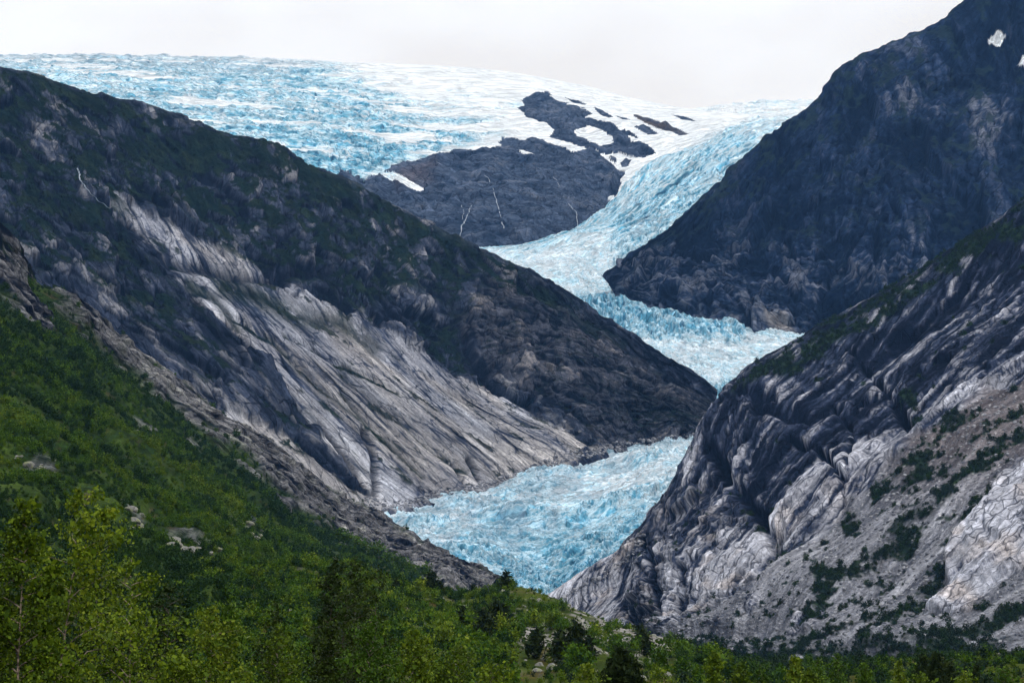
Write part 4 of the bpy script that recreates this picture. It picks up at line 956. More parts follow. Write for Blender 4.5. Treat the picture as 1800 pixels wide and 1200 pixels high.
def quads_mesh(name, C, A, B, mat):
    """One rhombic leaf per row: centre C, half length A, half width B."""
    n = len(C)
    v = np.stack((C - A, C + B, C + A, C - B), axis=1).reshape(-1, 3)
    me = bpy.data.meshes.new(name)
    me.vertices.add(n * 4); me.vertices.foreach_set('co', v.astype(np.float32).ravel())
    me.loops.add(n * 4); me.loops.foreach_set('vertex_index', np.arange(n * 4, dtype=np.int32))
    me.polygons.add(n); me.polygons.foreach_set('loop_start', (np.arange(n) * 4).astype(np.int32))
    me.update(calc_edges=True); me.materials.append(mat)
    return me

def tubes_mesh(name, tubes, mat, sides=6):
    """Tapered tubes along polylines: [(points, radii)]."""
    V, Fc = [], []
    for pts, rad in tubes:
        o = len(V); n = len(pts)
        for i, (p, r) in enumerate(zip(pts, rad)):
            t = np.asarray(pts[min(i + 1, n - 1)]) - np.asarray(pts[max(i - 1, 0)]); t = t / (np.linalg.norm(t) + 1e-9)
            a = np.cross(t, (0.31, 0.95, 0.1)); a /= np.linalg.norm(a) + 1e-9; b = np.cross(t, a)
            for k in range(sides):
                w = 2 * math.pi * k / sides
                V.append(tuple(np.asarray(p) + r * (a * math.cos(w) + b * math.sin(w))))
        for i in range(n - 1):
            for k in range(sides):
                k2 = (k + 1) % sides
                Fc.append((o + i * sides + k, o + i * sides + k2, o + (i + 1) * sides + k2, o + (i + 1) * sides + k))
    me = bpy.data.meshes.new(name); me.from_pydata(V, [], Fc); me.update(); me.materials.append(mat)
    for p in me.polygons: p.use_smooth = True
    return me

def grow(seed, height, radius, cb, nleaf, leaf, style='birch', lean=(0, 0), stems=1, low_sparse=0.0):
    """Skeleton and leaves of one tree: returns (tubes, C, A, B)."""
    r = np.random.default_rng(seed)
    tubes, anchors, wts = [], [], []
    for s in range(stems):
        h_s = height * (1 if s == 0 else r.uniform(.72, .95))
        off = np.array((0, 0, 0.0)) if s == 0 else np.array((r.uniform(-.25, .25) * radius, r.uniform(-.25, .25) * radius, 0))
        ln = np.array((lean[0], lean[1])) + (r.normal(0, .04 * height, 2) if s else 0)
        tt = np.linspace(0, 1, 9)
        wig = np.cumsum(r.normal(0, .012 * height, (9, 2)), axis=0) * (0.6 if style != 'bush' else 1)
        axis = np.stack((off[0] + ln[0] * tt ** 1.3 + wig[:, 0] * tt, off[1] + ln[1] * tt ** 1.3 + wig[:, 1] * tt, h_s * tt), axis=1)
        r0 = height * {'birch': .0062, 'pine': .010, 'bush': .010}[style]
        tubes.append((axis[:8], (r0 * (1 - tt * .98))[:8]))
        nb = int({'birch': 48, 'pine': 52, 'bush': 24}[style] / (stems ** .5))
        for i in range(nb):
            t = (i + r.random()) / nb
            hf = cb + (1 - cb) * t
            if style == 'birch': prof = (1 - t) ** .62 * (.45 + .55 * min(1, t / .22)) + .05
            elif style == 'pine': prof = (1 - t) ** .8 * (.6 + .4 * min(1, t / .2)) + .07
            else: prof = math.sqrt(max(0, 1 - (1.15 * t - .25) ** 2)) * .95 + .05
            ln_b = radius * prof * r.uniform(.62, 1.12)
            az = i * 2.39996 + r.normal(0, .5)
            p0 = np.array([np.interp(hf, tt, axis[:, k]) for k in range(3)])
            up = {'birch': r.uniform(.45, 1.1), 'pine': r.uniform(-.1, .45), 'bush': r.uniform(.4, 1.4)}[style]
            dr = np.array((math.cos(az), math.sin(az), up)); dr /= np.linalg.norm(dr)
            k = np.linspace(0, 1, 5)[:, None]
            sag = {'birch': -.25, 'pine': .05, 'bush': -.1}[style]
            br = p0 + dr * ln_b * k + np.array((0, 0, sag * ln_b)) * k ** 2 + r.normal(0, .04 * ln_b, (5, 3)) * k
            tubes.append((br, r0 * .32 * (1 - k[:, 0] * .85) * (1 - .6 * t)))
            for _ in range(8):
                f = r.uniform(.15, 1.0)
                q = np.array([np.interp(f, k[:, 0], br[:, c]) for c in range(3)])
                td = dr + r.normal(0, .75, 3); td /= np.linalg.norm(td)
                tl = ln_b * r.uniform(.2, .5)
                anchors.append((q, q + td * tl + np.array((0, 0, -.12 * tl)), tl))
                wts.append(tl * (1 - low_sparse * (1 - t)))
    wts = np.array(wts); wts /= wts.sum()
    pick = r.choice(len(anchors), nleaf, p=wts)
    a0 = np.array([a[0] for a in anchors])[pick]; a1 = np.array([a[1] for a in anchors])[pick]; tl = np.array([a[2] for a in anchors])[pick]
    f = r.random((nleaf, 1)) ** .8
    C = a0 + (a1 - a0) * f + r.normal(0, 1, (nleaf, 3)) * (tl[:, None] * .15 + leaf * .7)
    A = r.normal(0, 1, (nleaf, 3)); A /= np.linalg.norm(A, axis=1, keepdims=True)
    Bv = np.cross(A, r.normal(0, 1, (nleaf, 3))); Bv /= np.linalg.norm(Bv, axis=1, keepdims=True)
    sz = leaf * r.uniform(.6, 1.25, (nleaf, 1)) * np.where(r.random((nleaf, 1)) < .12, 1.9, 1.0)
    if style == 'pine':
        A = A * .7 + (C - np.array((0, 0, 0)) - np.array((axis[:, 0].mean(), axis[:, 1].mean(), 0))) * np.array((1, 1, 0)) / (radius + 1e-6) * .6 + np.array((0, 0, .35)); A /= np.linalg.norm(A, axis=1, keepdims=True)
        Bv = np.cross(A, r.normal(0, 1, (nleaf, 3))); Bv /= np.linalg.norm(Bv, axis=1, keepdims=True)
        return tubes, C, A * sz, Bv * sz * .3
    return tubes, C, A * sz * .6, Bv * sz * .42

def plant(name, loc, label, category, group, trunk_me, crown_me, rz=0.0, sc=1.0):
    e = bpy.data.objects.new(name, None); e.empty_display_size = .2
    e.location = tuple(loc); e.rotation_euler = (0, 0, rz); e.scale = (sc, sc, sc)
    col.objects.link(e)
    e['label'] = label; e['category'] = category
    if group: e['group'] = group
    for nm, me in (('trunk', trunk_me), ('crown', crown_me)):
        o = bpy.data.objects.new(nm, me); o.parent = e; col.objects.link(o)
    return e

def ground_at(x, y, L=None):
    L = MO if L is None else L
    P = L.P.reshape(-1, 3)
    k = np.argsort((P[:, 0] - x) ** 2 + (P[:, 1] - y) ** 2)[:4]
    return P[k, 2].mean()

def on_surface(L, u, v, ti_min=1.9):
    """The visible point of a surface at a photo position."""
    Uq, Vq = project(L.P)
    d2 = (Uq - u) ** 2 + (Vq - v) ** 2
    d2 = np.where((L.ti < ti_min) | (L.P[..., 1] < 60), 1e12, d2)
    return L.P.reshape(-1, 3)[np.argmin(d2.ravel())]

# ------------------------------------------------------------------ foreground trees, one by one
TREES = [
    # style, leaf, u top, v top, distance, crown half width px, crown base as a share of height, leaves, leaf size, stems, lean px, label
    ('birch', 'birch', 118, 866, 30, 165, .45, 15000, .047, 2, (-60, .35), 'tallest birch of the near trees, its leaning pale trunk showing under the yellow-green crown'),
    ('birch', 'birch', 30, 880, 28, 110, .45, 10000, .047, 1, (60, .0), 'birch cut off by the left picture edge, its top arching beside the tallest birch'),
    ('birch', 'birch', 240, 985, 34, 120, .45, 9000, .050, 2, (0, .2), 'lower rounded birch standing just right of the tallest birch'),
    ('birch', 'olive', 165, 1000, 40, 160, .35, 7500, .060, 2, (10, 0), 'shaded dark tree behind the pale leaning trunk'),  # dark leaf colour paints in the shade behind the bright crowns
    ('birch', 'olive', 20, 985, 42, 150, .35, 7000, .060, 2, (0, 0), 'dark green tree low at the left picture edge behind the arching birch'),  # dark leaf colour stands in for the shadowed gap between crowns
    ('birch', 'olive', 305, 1030, 46, 85, .35, 5000, .062, 2, (0, 0), 'olive birch in shade between the rounded birch and the yellowing birch'),  # shade comes from the olive leaf colour
    ('birch', 'yellow', 360, 1068, 43, 90, .35, 7500, .056, 2, (0, 0), 'broad yellowing birch at the bottom edge left of the slim green birch'),
    ('birch', 'green', 426, 1066, 47, 48, .35, 4000, .056, 1, (0, 0), 'slim green birch beside the broad yellowing birch'),
    ('birch', 'olive', 478, 1062, 62, 50, .35, 3600, .075, 2, (0, 0), 'olive birch just left of the dark alder clump'),
    ('birch', 'yellow', 508, 1102, 50, 58, .3, 4500, .062, 2, (0, 0), 'small olive-yellow birch at the bottom edge below the dark alders'),
    ('birch', 'olive', 572, 984, 74, 66, .25, 4500, .085, 1, (0, 0), 'dark alder at the left of the clump of three'),
    ('birch', 'olive', 617, 980, 78, 66, .25, 4500, .085, 1, (0, 0), 'dark alder in the middle of the clump of three'),
    ('birch', 'olive', 660, 998, 76, 66, .25, 4800, .085, 2, (0, 0), 'dark alder at the right of the clump of three'),
    ('birch', 'olive', 610, 1040, 66, 75, .2, 4500, .08, 2, (0, 0), 'wide dark bush filling the foot of the three alders'),
    ('birch', 'green', 648, 1088, 46, 82, .3, 7000, .058, 2, (0, 0), 'bright green rounded birch in front of the dark alders'),
    ('birch', 'olive', 572, 1098, 52, 42, .3, 3200, .062, 1, (0, 0), 'narrow olive birch left of the bright green rounded birch'),
    ('birch', 'yellow', 716, 1108, 54, 40, .3, 3200, .064, 1, (0, 0), 'lime green birch just right of the bright green rounded birch'),
    ('birch', 'birch', 752, 1118, 58, 48, .3, 3400, .068, 2, (0, 0), 'green birch with a double top right of the lime green one'),
    ('birch', 'yellow', 806, 1136, 57, 60, .3, 4000, .066, 2, (0, 0), 'low wide yellow-green birch below the moraine mound'),
    ('birch', 'birch', 868, 1166, 62, 48, .3, 2600, .07, 2, (0, 0), 'low birch whose top just shows left of the small pines'),
    ('pine', 'pine', 1095, 1142, 92, 52, .25, 6500, .13, 1, (0, 0), 'dense dark pine at the bottom edge below the lichened boulders'),
    ('birch', 'yellow', 1032, 1168, 84, 40, .3, 2400, .09, 2, (0, 0), 'yellow-green bush just left of the dense dark pine'),
    ('birch', 'birch', 1165, 1172, 88, 36, .3, 2000, .09, 2, (0, 0), 'light green bush just right of the dense dark pine'),
    ('birch', 'birch', 1255, 1144, 112, 26, .2, 2600, .11, 1, (0, 0), 'pointed light green birch standing alone before the scree foot'),
    ('birch', 'yellow', 1303, 1166, 108, 26, .2, 1800, .11, 1, (0, 0), 'small yellow-green birch between the two pointed birches'),
    ('birch', 'green', 1345, 1168, 112, 32, .2, 2000, .11, 2, (0, 0), 'spreading green birch left of the second pointed birch'),
    ('birch', 'yellow', 1396, 1154, 106, 28, .2, 2600, .11, 1, (0, 0), 'second pointed birch, lime green, below the scree'),
    ('birch', 'green', 1440, 1160, 128, 34, .2, 2400, .12, 2, (0, 0), 'dark green round tree, left of the pair below the scree'),
    ('birch', 'green', 1476, 1150, 132, 36, .2, 2600, .12, 2, (0, 0), 'dark green round tree, taller of the pair below the scree'),
    ('birch', 'yellow', 1425, 1176, 96, 26, .2, 1600, .1, 1, (0, 0), 'lime bush in front of the pair of dark round trees'),
    ('birch', 'green', 1520, 1166, 118, 26, .2, 1700, .11, 1, (0, 0), 'slim green tree right of the pair of dark round trees'),
    ('birch', 'yellow', 1584, 1160, 116, 18, .2, 1400, .11, 1, (0, 0), 'narrow lime birch left of the black-green pines'),
    ('pine', 'pine', 1622, 1152, 165, 22, .15, 2400, .18, 1, (0, 0), 'black-green pine, left of the two standing close by the heath bank'),
    ('pine', 'pine', 1648, 1148, 160, 34, .15, 3200, .18, 1, (0, 0), 'black-green pine, bigger of the two standing close by the heath bank'),
    ('pine', 'pine', 1674, 1164, 168, 13, .15, 1400, .18, 1, (0, 0), 'smallest black-green pine right of the close pair'),
    ('pine', 'pine', 1714, 1166, 172, 11, .15, 1200, .18, 1, (0, 0), 'thin pine standing alone on the heath bank'),
    ('birch', 'green', 1760, 1172, 110, 34, .2, 1900, .11, 2, (0, 0), 'green bush before the heath bank near the right picture edge'),
    ('birch', 'yellow', 1700, 1184, 92, 34, .2, 1500, .1, 2, (0, 0), 'yellow-green bush low in front of the thin lone pine'),
    ('birch', 'birch', 1630, 1186, 90, 34, .2, 1500, .1, 2, (0, 0), 'light green bush low in front of the close pair of pines'),
]
for i, (style, leaf, u, v, D, hw, cb, nl, ls, stems, (lp, ly), label) in enumerate(TREES):
    top = at(u, v, D)
    lx = lp / F * D                                     # the top leans away from the base
    bx = top[0] + lx; by = D
    gz = ground_at(bx, by) - .1
    hgt = top[2] - gz
    vis = (top[2] - at(u, 1230, D)[2]) / hgt             # share of the tree above the lower picture edge
    cb = min(.8, max(cb, 1 - 1.5 * vis))
    tubes, C, A, B = grow(900 + i, hgt, hw / F * D * 1.25, cb, int(nl * 1.5), ls * 1.0, style, lean=(-lx, ly), stems=stems, low_sparse=.3)
    dx = top[0] - (bx - lx)
    plant({'birch': 'birch_tree', 'pine': 'pine_tree'}[style] if leaf != 'olive' else 'dark_tree', (bx, by, gz), label, 'tree', 'trees in front of the valley',
          tubes_mesh('trunk', tubes, BARK['pine' if style == 'pine' or leaf == 'olive' else 'birch'], 5), quads_mesh('crown', C, A, B, LEAF[leaf]))

# ------------------------------------------------------------------ bushes, pines and boulders on the moraine
rng = random.Random(11)
def variant(seed, style, leaf, h, rad, nl, ls, stems=2):
    tubes, C, A, B = grow(seed, h, rad, .12, nl, ls, style, stems=stems)
    return tubes_mesh('trunk', tubes[:stems + 8], BARK['pine' if style == 'pine' else 'birch'], 4), quads_mesh('crown', C, A, B, LEAF[leaf])
BUSH = [variant(1200 + k, 'bush', lf, 2.6, 1.5, 420, .30) for k, lf in enumerate(('scrub', 'green', 'scrub', 'birch', 'scrub'))]
SMALLPINE = [variant(1250 + k, 'pine', 'pine', 3.4, 1.25, 520, .34, 1) for k in range(3)]

for (u, v, s, label) in [
        (763, 1022, 1.7, 'dark pine where the green trees end against the rock rib'), (832, 1042, 1.1, 'tiny pine on the saddle left of the mound top'), (891, 1034, 1.6, 'pine standing on the very top of the mound beside the ice'),
        (775, 1028, 1.0, 'small pine just right of the pine against the rock rib'), (985, 1165, 1.5, 'left one of two dark pines low on the mound'), (1010, 1162, 1.9, 'right one of two dark pines low on the mound'),
        (943, 1158, 1.5, 'slim dark pine left of the two low pines'), (1125, 1142, 1.7, 'round dark pine below the lichened boulders'), (1138, 1155, 1.1, 'small dark pine right below the round one'),
        (873, 1120, 2.4, 'large black-green bushy pine in the middle of the mound'), (848, 1122, 1.7, 'dark pine touching the large bushy one on its left'), (812, 1105, 1.3, 'pine on the green flank of the mound above the birches'),
        (1036, 1162, 1.2, 'dark pine just left of the dense pine on the bottom edge'), (1225, 1166, 1.2, 'dark little pine at the right end of the boulder slope'), (697, 1048, 1.3, 'pine on the shoulder between alders and mound')]:
    p = on_surface(MO, u, v)
    tm, cm = SMALLPINE[rng.randrange(3)]
    plant('pine_tree', p - (0, 0, .15), label, 'tree', 'small pines on the moraine', tm, cm, rng.uniform(0, 6.28), s)

rib_spots = [(596, 948), (612, 952), (628, 962), (640, 966), (655, 975), (668, 982), (682, 990), (695, 994), (707, 1000), (720, 1004), (735, 1010), (748, 1014)]
for k, (u, v) in enumerate(rib_spots):
    p = on_surface(HS, u, v + 6)
    tm, cm = BUSH[1] if k % 2 else BUSH[0]
    plant('birch_tree', p - (0, 0, .3), 'dark green tree, %s from the upper end of the row under the rock rib' % ('first second third fourth fifth sixth seventh eighth ninth tenth eleventh last'.split()[k]), 'tree', 'trees along the foot of the rock rib', tm, cm, rng.uniform(0, 6.28), rng.uniform(3.0, 4.6))

def visible_points(L, n, cond, seed, ti_min=1.9, w=None):
    """Random points on the camera side of a surface, evenly by area."""
    r = np.random.default_rng(seed)
    P = L.P; a = np.zeros(P.shape[:2])
    cr_ = np.cross(P[1:, :-1] - P[:-1, :-1], P[:-1, 1:] - P[:-1, :-1])
    a[:-1, :-1] = np.linalg.norm(cr_, axis=2)
    U, V = project(P)
    ok = cond & (U > -120) & (U < 1920) & (V < 1320) & (L.ti > ti_min)
    a = a * ok if w is None else a * ok * w
    flat = a.ravel(); flat = flat / flat.sum()
    k = r.choice(flat.size, n, p=flat)
    i, j = np.unravel_index(k, a.shape)
    i = np.minimum(i, P.shape[0] - 2); j = np.minimum(j, P.shape[1] - 2)
    f, g = r.random((n, 1)), r.random((n, 1))
    return P[i, j] * (1 - f) * (1 - g) + P[i + 1, j] * f * (1 - g) + P[i, j + 1] * (1 - f) * g + P[i + 1, j + 1] * f * g

UM, VM = project(MO.P)
green_w = 0.08 + sstep(-.12, .25, fbm(MO.S / 22, MO.T / 22, 3, 821)) 
pts = visible_points(MO, 210, (MO.P[..., 1] > 240) & (MO.P[..., 1] < 640) & (UM < 1260) & (UM > 560) & (VM < 1185), 31, w=green_w * np.where(UM > 1000, .6, 1))
MARKS = [(763, 1015, 'pine against the rock rib'), (891, 1028, 'pine on the mound top'), (997, 1155, 'two low dark pines'), (943, 1150, 'slim dark pine'), (1125, 1134, 'round dark pine'), (862, 1112, 'large bushy pine'),
         (812, 1098, 'pine on the green flank'), (697, 1042, 'pine on the shoulder'), (1023, 1115, 'first big boulder'), (1062, 1113, 'split pale boulder'), (1102, 1126, 'biggest lichened boulder'), (1160, 1137, 'flat grey boulder'),
         (1027, 1103, 'skyline boulder'), (1215, 1148, 'last grey boulder'), (617, 1000, 'three dark alders'), (1095, 1150, 'dense dark pine'), (960, 1120, 'low grey boulder'), (752, 1118, 'double-topped birch'), (806, 1136, 'low wide birch'), (716, 1105, 'lime green birch')]
SEEN = set()
SHADE = ('mid-green', 'dark green', 'dull green', 'bright green', 'leafy green')
for p in pts:
    u, v = project(p[None]); u, v = float(u[0]), float(v[0])
    k = rng.randrange(5); tm, cm = BUSH[k]; sz = rng.uniform(.55, 1.5)
    mu, mv, mark = min(MARKS, key=lambda m: (m[0] - u) ** 2 + 4 * (m[1] - v) ** 2)
    where = ('far ' if abs(u - mu) > 45 else '') + ('left of' if u < mu else 'right of') if abs(u - mu) > 1.6 * abs(v - mv) else ('above' if v < mv else 'below') + (' and left of' if u < mu - 8 else ' and right of' if u > mu + 8 else '')
    lab = '%s %s birch bush %s the %s' % ('small' if sz < .85 else 'mid-sized' if sz < 1.2 else 'large', SHADE[k], where, mark)
    if lab in SEEN: lab = lab.replace(' birch bush ', ' twin birch bush ')
    SEEN.add(lab)
    plant('birch_bush', p - (0, 0, .15), lab, 'bush', 'birch bushes on the moraine', tm, cm, rng.uniform(0, 6.28), sz)

# boulders
def boulder_mesh(seed):
    import bmesh
    bm = bmesh.new(); bmesh.ops.create_icosphere(bm, subdivisions=3, radius=1.0)
    r = np.random.default_rng(seed)
    cuts = [(v / np.linalg.norm(v), r.uniform(.55, .92)) for v in r.normal(0, 1, (11, 3))]
    for v in bm.verts:
        c = np.array(v.co)
        for nn, dd in cuts:
            k = c @ nn
            if k > dd: c = c - nn * (k - dd) * .92
        c = c * (1 + .05 * math.sin(c[0] * 7 + seed) * math.cos(c[1] * 6) + r.normal(0, .012))
        v.co = (c[0] * 1.25, c[1], c[2] * .78)
    me = bpy.data.meshes.new('boulder'); bm.to_mesh(me); bm.free(); me.update()
    return me
def boulder_material():
    m, nt, b = new_mat('lichened_stone')
    tc = nt.nodes.new('ShaderNodeTexCoord'); oi = nt.nodes.new('ShaderNodeObjectInfo')
    n1 = N(nt, 'ShaderNodeTexNoise', Scale=1.6, Detail=6.0, Roughness=.7); nt.links.new(tc.outputs['Object'], n1.inputs['Vector'])
    cr = nt.nodes.new('ShaderNodeValToRGB'); e = cr.color_ramp.elements
    e[0].position, e[0].color = .30, (.07, .068, .07, 1); e[1].position, e[1].color = .70, (.38, .36, .34, 1)
    x = e.new(.5); x.color = (.20, .195, .17, 1)
    nt.links.new(n1.outputs['Fac'], cr.inputs['Fac'])
    n2 = N(nt, 'ShaderNodeTexNoise', Scale=.9, Detail=3.0); nt.links.new(tc.outputs['Object'], n2.inputs['Vector'])
    mr = N(nt, 'ShaderNodeMapRange'); mr.inputs['From Min'].default_value = .5; mr.inputs['From Max'].default_value = .62
    nt.links.new(n2.outputs['Fac'], mr.inputs['Value'])
    mx = nt.nodes.new('ShaderNodeMix'); mx.data_type = 'RGBA'; mx.inputs['B'].default_value = (.20, .215, .11, 1)
    nt.links.new(mr.outputs['Result'], mx.inputs['Factor']); nt.links.new(cr.outputs['Color'], mx.inputs['A']); nt.links.new(mx.outputs['Result'], b.inputs['Base Color'])
    bp = N(nt, 'ShaderNodeBump', Strength=.7, Distance=.15); nt.links.new(n1.outputs['Fac'], bp.inputs['Height']); nt.links.new(bp.outputs['Normal'], b.inputs['Normal'])
    b.inputs['Roughness'].default_value = .9
    return m
MAT_BOULDER = boulder_material()
ROCKS = [boulder_mesh(40 + k) for k in range(7)]
for me in ROCKS: me.materials.append(MAT_BOULDER)
m_, nt_, b_ = new_mat('scree_stone')
oi_ = nt_.nodes.new('ShaderNodeObjectInfo'); cr_n = nt_.nodes.new('ShaderNodeValToRGB')
cr_n.color_ramp.elements[0].color = (.07, .075, .095, 1); cr_n.color_ramp.elements[1].color = (.33, .335, .36, 1)
nt_.links.new(oi_.outputs['Random'], cr_n.inputs['Fac']); nt_.links.new(cr_n.outputs['Color'], b_.inputs['Base Color']); b_.inputs['Roughness'].default_value = .95
STONES = [me.copy() for me in ROCKS[:5]]
for me in STONES: me.materials.clear(); me.materials.append(m_)
def boulder(p, s, label, group):
    o = bpy.data.objects.new('boulder', ROCKS[rng.randrange(7)]); col.objects.link(o)
    o.location = tuple(np.asarray(p) + (0, 0, s * .18)); o.scale = (s * rng.uniform(.9, 1.3), s * rng.uniform(.8, 1.1), s * rng.uniform(.75, 1.05)); o.rotation_euler = (rng.uniform(-.25, .25), rng.uniform(-.25, .25), rng.uniform(0, 6.28))
    o['label'] = label; o['category'] = 'boulder'
    if group: o['group'] = group
for (u, v, px, label) in [(1023, 1120, 13, 'rounded lichen-green boulder, first of the big row on the mound end'), (1062, 1118, 13, 'pale grey split boulder in the middle of the big row'), (1083, 1128, 9, 'smaller grey boulder leaning on the biggest lichened one'),
        (1102, 1132, 15, 'biggest lichen-green boulder on the right end of the mound'), (1128, 1130, 12, 'grey boulder just right of the biggest lichened one'), (1160, 1142, 13, 'flat grey boulder near the scree foot'), (1185, 1148, 9, 'small pale boulder beside the flat grey one'),
        (1027, 1106, 11, 'pale boulder on the skyline of the mound above the big row'), (1046, 1106, 9, 'grey boulder next to the skyline boulder'), (1215, 1152, 8, 'last grey boulder where the mound runs out'),
        (1023, 1175, 8, 'white boulder among bushes near the bottom edge'), (1150, 1170, 12, 'slanting pale slab-like boulder right of the dense dark pine'), (1050, 1145, 9, 'pale boulder above the dense dark pine'), (960, 1125, 9, 'low grey boulder in the middle of the mound')]:
    p = on_surface(MO, u, v); boulder(p, px / F * p[1], label, 'big boulders on the moraine')
b0 = on_surface(MO, 1752, 1160); boulder(b0, 14 / F * b0[1], 'large pale boulder on the heath bank near the right picture edge', None)

UH, VH = project(HS.P)
OUT = [([(205, 870), (240, 900), (262, 935), (240, 930)], 16, 'stone in the short stone run high on the wooded hillside'), ([(275, 935), (330, 945), (400, 975), (395, 990), (330, 975), (285, 960)], 42, 'stone in the widest stone run of the wooded hillside'),
       ([(400, 900), (450, 925), (470, 950), (430, 940)], 22, 'stone in the upper right stone run of the wooded hillside'), ([(555, 950), (590, 980), (610, 1010), (575, 995)], 26, 'stone in the stone run beside the dark alders'),
       ([(20, 800), (70, 812), (100, 835), (45, 832)], 12, 'stone in the small stone patch at the left of the hillside'), ([(225, 740), (262, 750), (280, 768), (240, 762)], 9, 'stone in the highest stone patch of the wooded hillside')]
for poly, n, lab in OUT:
    pm = poly_mask(UH, VH, poly, 4) > .5
    if pm.sum() < 3: continue
    for p in visible_points(HS, n, pm, int(poly[0][0])):
        boulder(p + (0, 0, .3), rng.choice((.6, .8, 1.0, 1.4)) * rng.uniform(.8, 1.25), lab, lab + ' group')

# ------------------------------------------------------------------ scrub that reads as one mass
def scatter(name, label, P, scales, variants, seed, pick=None):
    """Points carrying shrubs: one stuff object, instanced by geometry nodes."""
    r = np.random.default_rng(seed)
    me = bpy.data.meshes.new(name)
    me.vertices.add(len(P)); me.vertices.foreach_set('co', P.astype(np.float32).ravel())
    a = me.attributes.new('size', 'FLOAT', 'POINT'); a.data.foreach_set('value', scales.astype(np.float32))
    a = me.attributes.new('turn', 'FLOAT_VECTOR', 'POINT'); rot = np.zeros((len(P), 3), np.float32); rot[:, 2] = r.uniform(0, 6.28, len(P)); rot[:, :2] = r.normal(0, .12, (len(P), 2)); a.data.foreach_set('vector', rot.ravel())
    a = me.attributes.new('pick', 'INT', 'POINT'); a.data.foreach_set('value', (r.integers(0, len(variants), len(P)) if pick is None else pick).astype(np.int32))
    o = bpy.data.objects.new(name, me); col.objects.link(o); o['kind'] = 'stuff'; o['label'] = label
    src = bpy.data.collections.new(name + '_sources')
    for k, v in enumerate(variants):
        so = bpy.data.objects.new('%s_source_%02d' % (name, k), v); src.objects.link(so)
    ng = bpy.data.node_groups.new(name, 'GeometryNodeTree')
    ng.interface.new_socket('Geometry', in_out='INPUT', socket_type='NodeSocketGeometry'); ng.interface.new_socket('Geometry', in_out='OUTPUT', socket_type='NodeSocketGeometry')
    gi, go = ng.nodes.new('NodeGroupInput'), ng.nodes.new('NodeGroupOutput')
    ci = ng.nodes.new('GeometryNodeCollectionInfo'); ci.inputs['Collection'].default_value = src; ci.inputs['Separate Children'].default_value = True; ci.inputs['Reset Children'].default_value = True
    ip = ng.nodes.new('GeometryNodeInstanceOnPoints'); ip.inputs['Pick Instance'].default_value = True
    def attr(nm, t):
        n = ng.nodes.new('GeometryNodeInputNamedAttribute'); n.data_type = t; n.inputs['Name'].default_value = nm
        return n.outputs['Attribute']
    lk = ng.links.new
    lk(gi.outputs[0], ip.inputs['Points']); lk(ci.outputs[0], ip.inputs['Instance']); lk(attr('pick', 'INT'), ip.inputs['Instance Index'])
    lk(attr('size', 'FLOAT'), ip.inputs['Scale']); lk(attr('turn', 'FLOAT_VECTOR'), ip.inputs['Rotation']); lk(ip.outputs[0], go.inputs[0])
    md = o.modifiers.new('scatter', 'NODES'); md.node_group = ng
    return o

def mass_mesh(seed, leaf, h, rad, nl, ls, style='bush'):
    tubes, C, A, B = grow(seed, h, rad, .08, nl, ls, style, stems=2)
    return quads_mesh('crown', C, A, B, LEAF[leaf])
SCRUB = [mass_mesh(1300 + k, ('scrub_dark', 'scrub_dark', 'scrub', 'scrub', 'scrub_lime', 'scrub_lime')[k], 1.0, .55, 230, .15) for k in range(6)]
DARK = [mass_mesh(1320 + k, 'dark', 1.0, .62, 150, .19) for k in range(4)]
r_ = np.random.default_rng(5)
dens = sstep(-.42, .05, fbm(HS.S / 40, HS.T / 40, 4, 901)) * .9 + .1
dens = dens * np.clip(1 - 1.15 * HS_ROCK, 0, 1) / (HS.P[..., 1] ** 1.35)
pts = visible_points(HS, 20000, (HS.P[..., 1] > 150) & (HS.P[..., 1] < 1700), 51, w=dens)
big = sstep(-.2, .4, fbm(pts[:, 0] / 45, pts[:, 1] / 45, 3, 903))
scatter('birch_scrub', 'dense green birch scrub clothing the hillside', pts - (0, 0, .2), (1.1 + 1.9 * big) * r_.uniform(.55, 1.3, len(pts)) * np.clip(pts[:, 1] / 600, .75, 1.5), SCRUB, 61,
        pick=np.clip(np.round(2.2 + 4.2 * fbm(pts[:, 0] / 60, pts[:, 1] / 90, 4, 905) - 1.3 * sstep(700, 1300, pts[:, 1]) + r_.normal(0, .8, len(pts)) - 2.2 * sstep(430, 330, project(pts)[0]) * sstep(560, 420, pts[:, 1])), 0, 5))  # darker bushes at the near left paint in the deep shadow patches
pts = visible_points(RM, 6500, (RM_VEG > .45), 53)
scatter('juniper_scrub', 'dark green shrubs in stripes down the scree', pts - (0, 0, .4), 1.3 + 3.2 * r_.random(len(pts)) ** 2, DARK + SCRUB[:2], 63)  # greener bushes mixed in to suggest lit tops
pts = visible_points(RM, 9000, (RM_SCREE > .6) & (RM_VEG < .3), 59)
scatter('scree_stones', 'loose grey blocks covering the scree', pts, .3 + 1.7 * r_.random(len(pts)) ** 6, STONES, 71)
UL, VL = project(LM.P)
edge_ = line_mask(UL, VL, [(640, 880), (700, 886), (860, 850), (1000, 800), (1090, 782), (1240, 765)], 7, 5, 1.0) > .4
pts = visible_points(LM, 1800, edge_, 77)
scatter('moraine_rubble', 'dark rubble along the edge of the lowest ice', pts, .6 + 2.4 * r_.random(len(pts)) ** 3, STONES, 79)
UR, VR = project(RM.P)
edge_ = line_mask(UR, VR, [(960, 1065), (1040, 1024), (1100, 984), (1130, 940)], 5, 5, 1.0) > .4
pts = visible_points(RM, 500, edge_, 81, ti_min=1.6)
scatter('moraine_rubble', 'grey rubble where the lowest ice meets the pale slab', pts, .5 + 2.0 * r_.random(len(pts)) ** 3, STONES, 83)
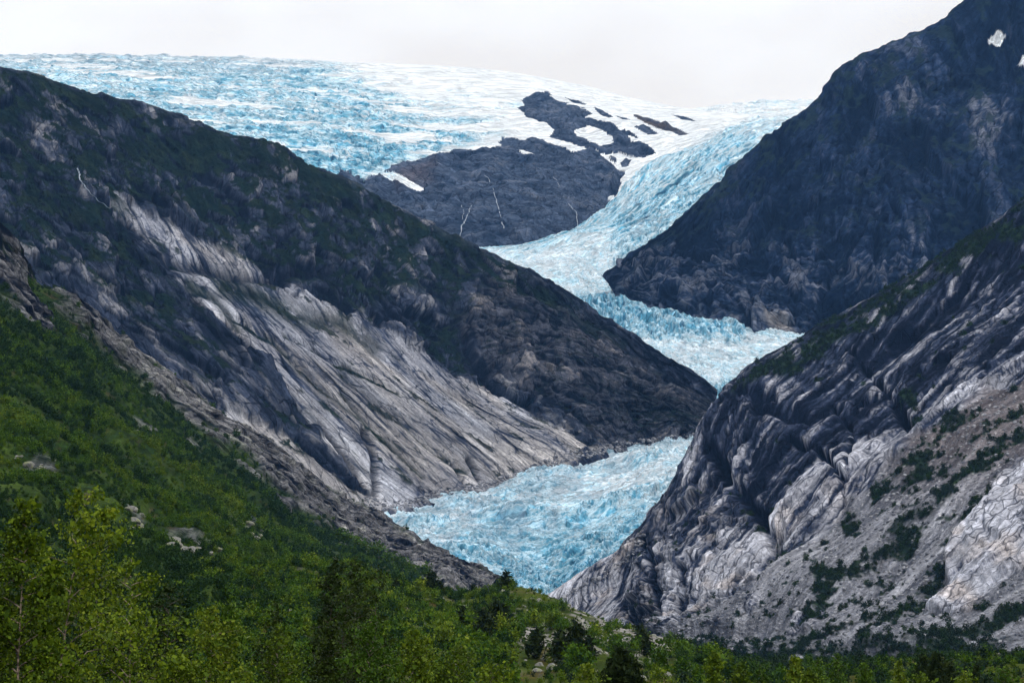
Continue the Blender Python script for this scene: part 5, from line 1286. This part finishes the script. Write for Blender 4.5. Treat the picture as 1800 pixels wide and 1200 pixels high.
pts = visible_points(MO, 560, (MO.P[..., 1] > 280) & ((UM < 1290) | (UM > 1540)), 37, w=np.where((UM > 880) & (UM < 1300), 1.8, .7))
scatter('stones', 'small grey stones strewn over the moraine', pts, .25 + .75 * r_.random(len(pts)) ** 2.2, ROCKS, 67)
pts = visible_points(MO, 1100, (MO.P[..., 1] > 150) & (MO.P[..., 1] < 560) & (UM > 1180), 58)
scatter('birch_scrub', 'low green birch thicket along the foot of the scree', pts - (0, 0, .2), r_.uniform(.7, 2.4, len(pts)), SCRUB[:4] + DARK[:2], 73)
pts = visible_points(MO, 5200, (MO.P[..., 1] > 90) & (MO.P[..., 1] < 640), 55, w=(.25 + green_w) / MO.P[..., 1])
scatter('heather', 'knee-high heather and grass on the moraine', pts - (0, 0, .1), r_.uniform(.35, 1.15, len(pts)), SCRUB[1:6] + DARK[:1], 65)
pts = visible_points(MO, 2600, (MO.P[..., 1] > 180) & (MO.P[..., 1] < 620) & (UM < 900), 57, w=np.where(UM < 700, 1.6, .5))
scatter('birch_scrub', 'green birch scrub where the hillside runs into the moraine', pts - (0, 0, .2), r_.uniform(.9, 2.8, len(pts)), SCRUB, 69)

# ------------------------------------------------------------------ haze
def haze():
    x0, x1, y0, y1, z0, z1 = -9000, 9000, -400, 30500, -40, 2600
    v = [(x, y, z) for x in (x0, x1) for y in (y0, y1) for z in (z0, z1)]
    f = [(0, 1, 3, 2), (4, 6, 7, 5), (0, 4, 5, 1), (2, 3, 7, 6), (0, 2, 6, 4), (1, 5, 7, 3)]
    me = bpy.data.meshes.new('haze'); me.from_pydata(v, [], f); me.update()
    m = bpy.data.materials.new('haze_air'); m.use_nodes = True
    nt = m.node_tree; nt.nodes.clear()
    o_ = nt.nodes.new('ShaderNodeOutputMaterial'); pv = nt.nodes.new('ShaderNodeVolumePrincipled')
    pv.inputs['Color'].default_value = (0.20, 0.47, 1.0, 1); pv.inputs['Density'].default_value = 2.6e-5
    pv.inputs['Absorption Color'].default_value = (1, 1, 1, 1)
    nt.links.new(pv.outputs[0], o_.inputs['Volume'])
    me.materials.append(m)
    o = bpy.data.objects.new('haze', me); col.objects.link(o); o['kind'] = 'stuff'; o['label'] = 'thin blue haze in the valley air'
haze()
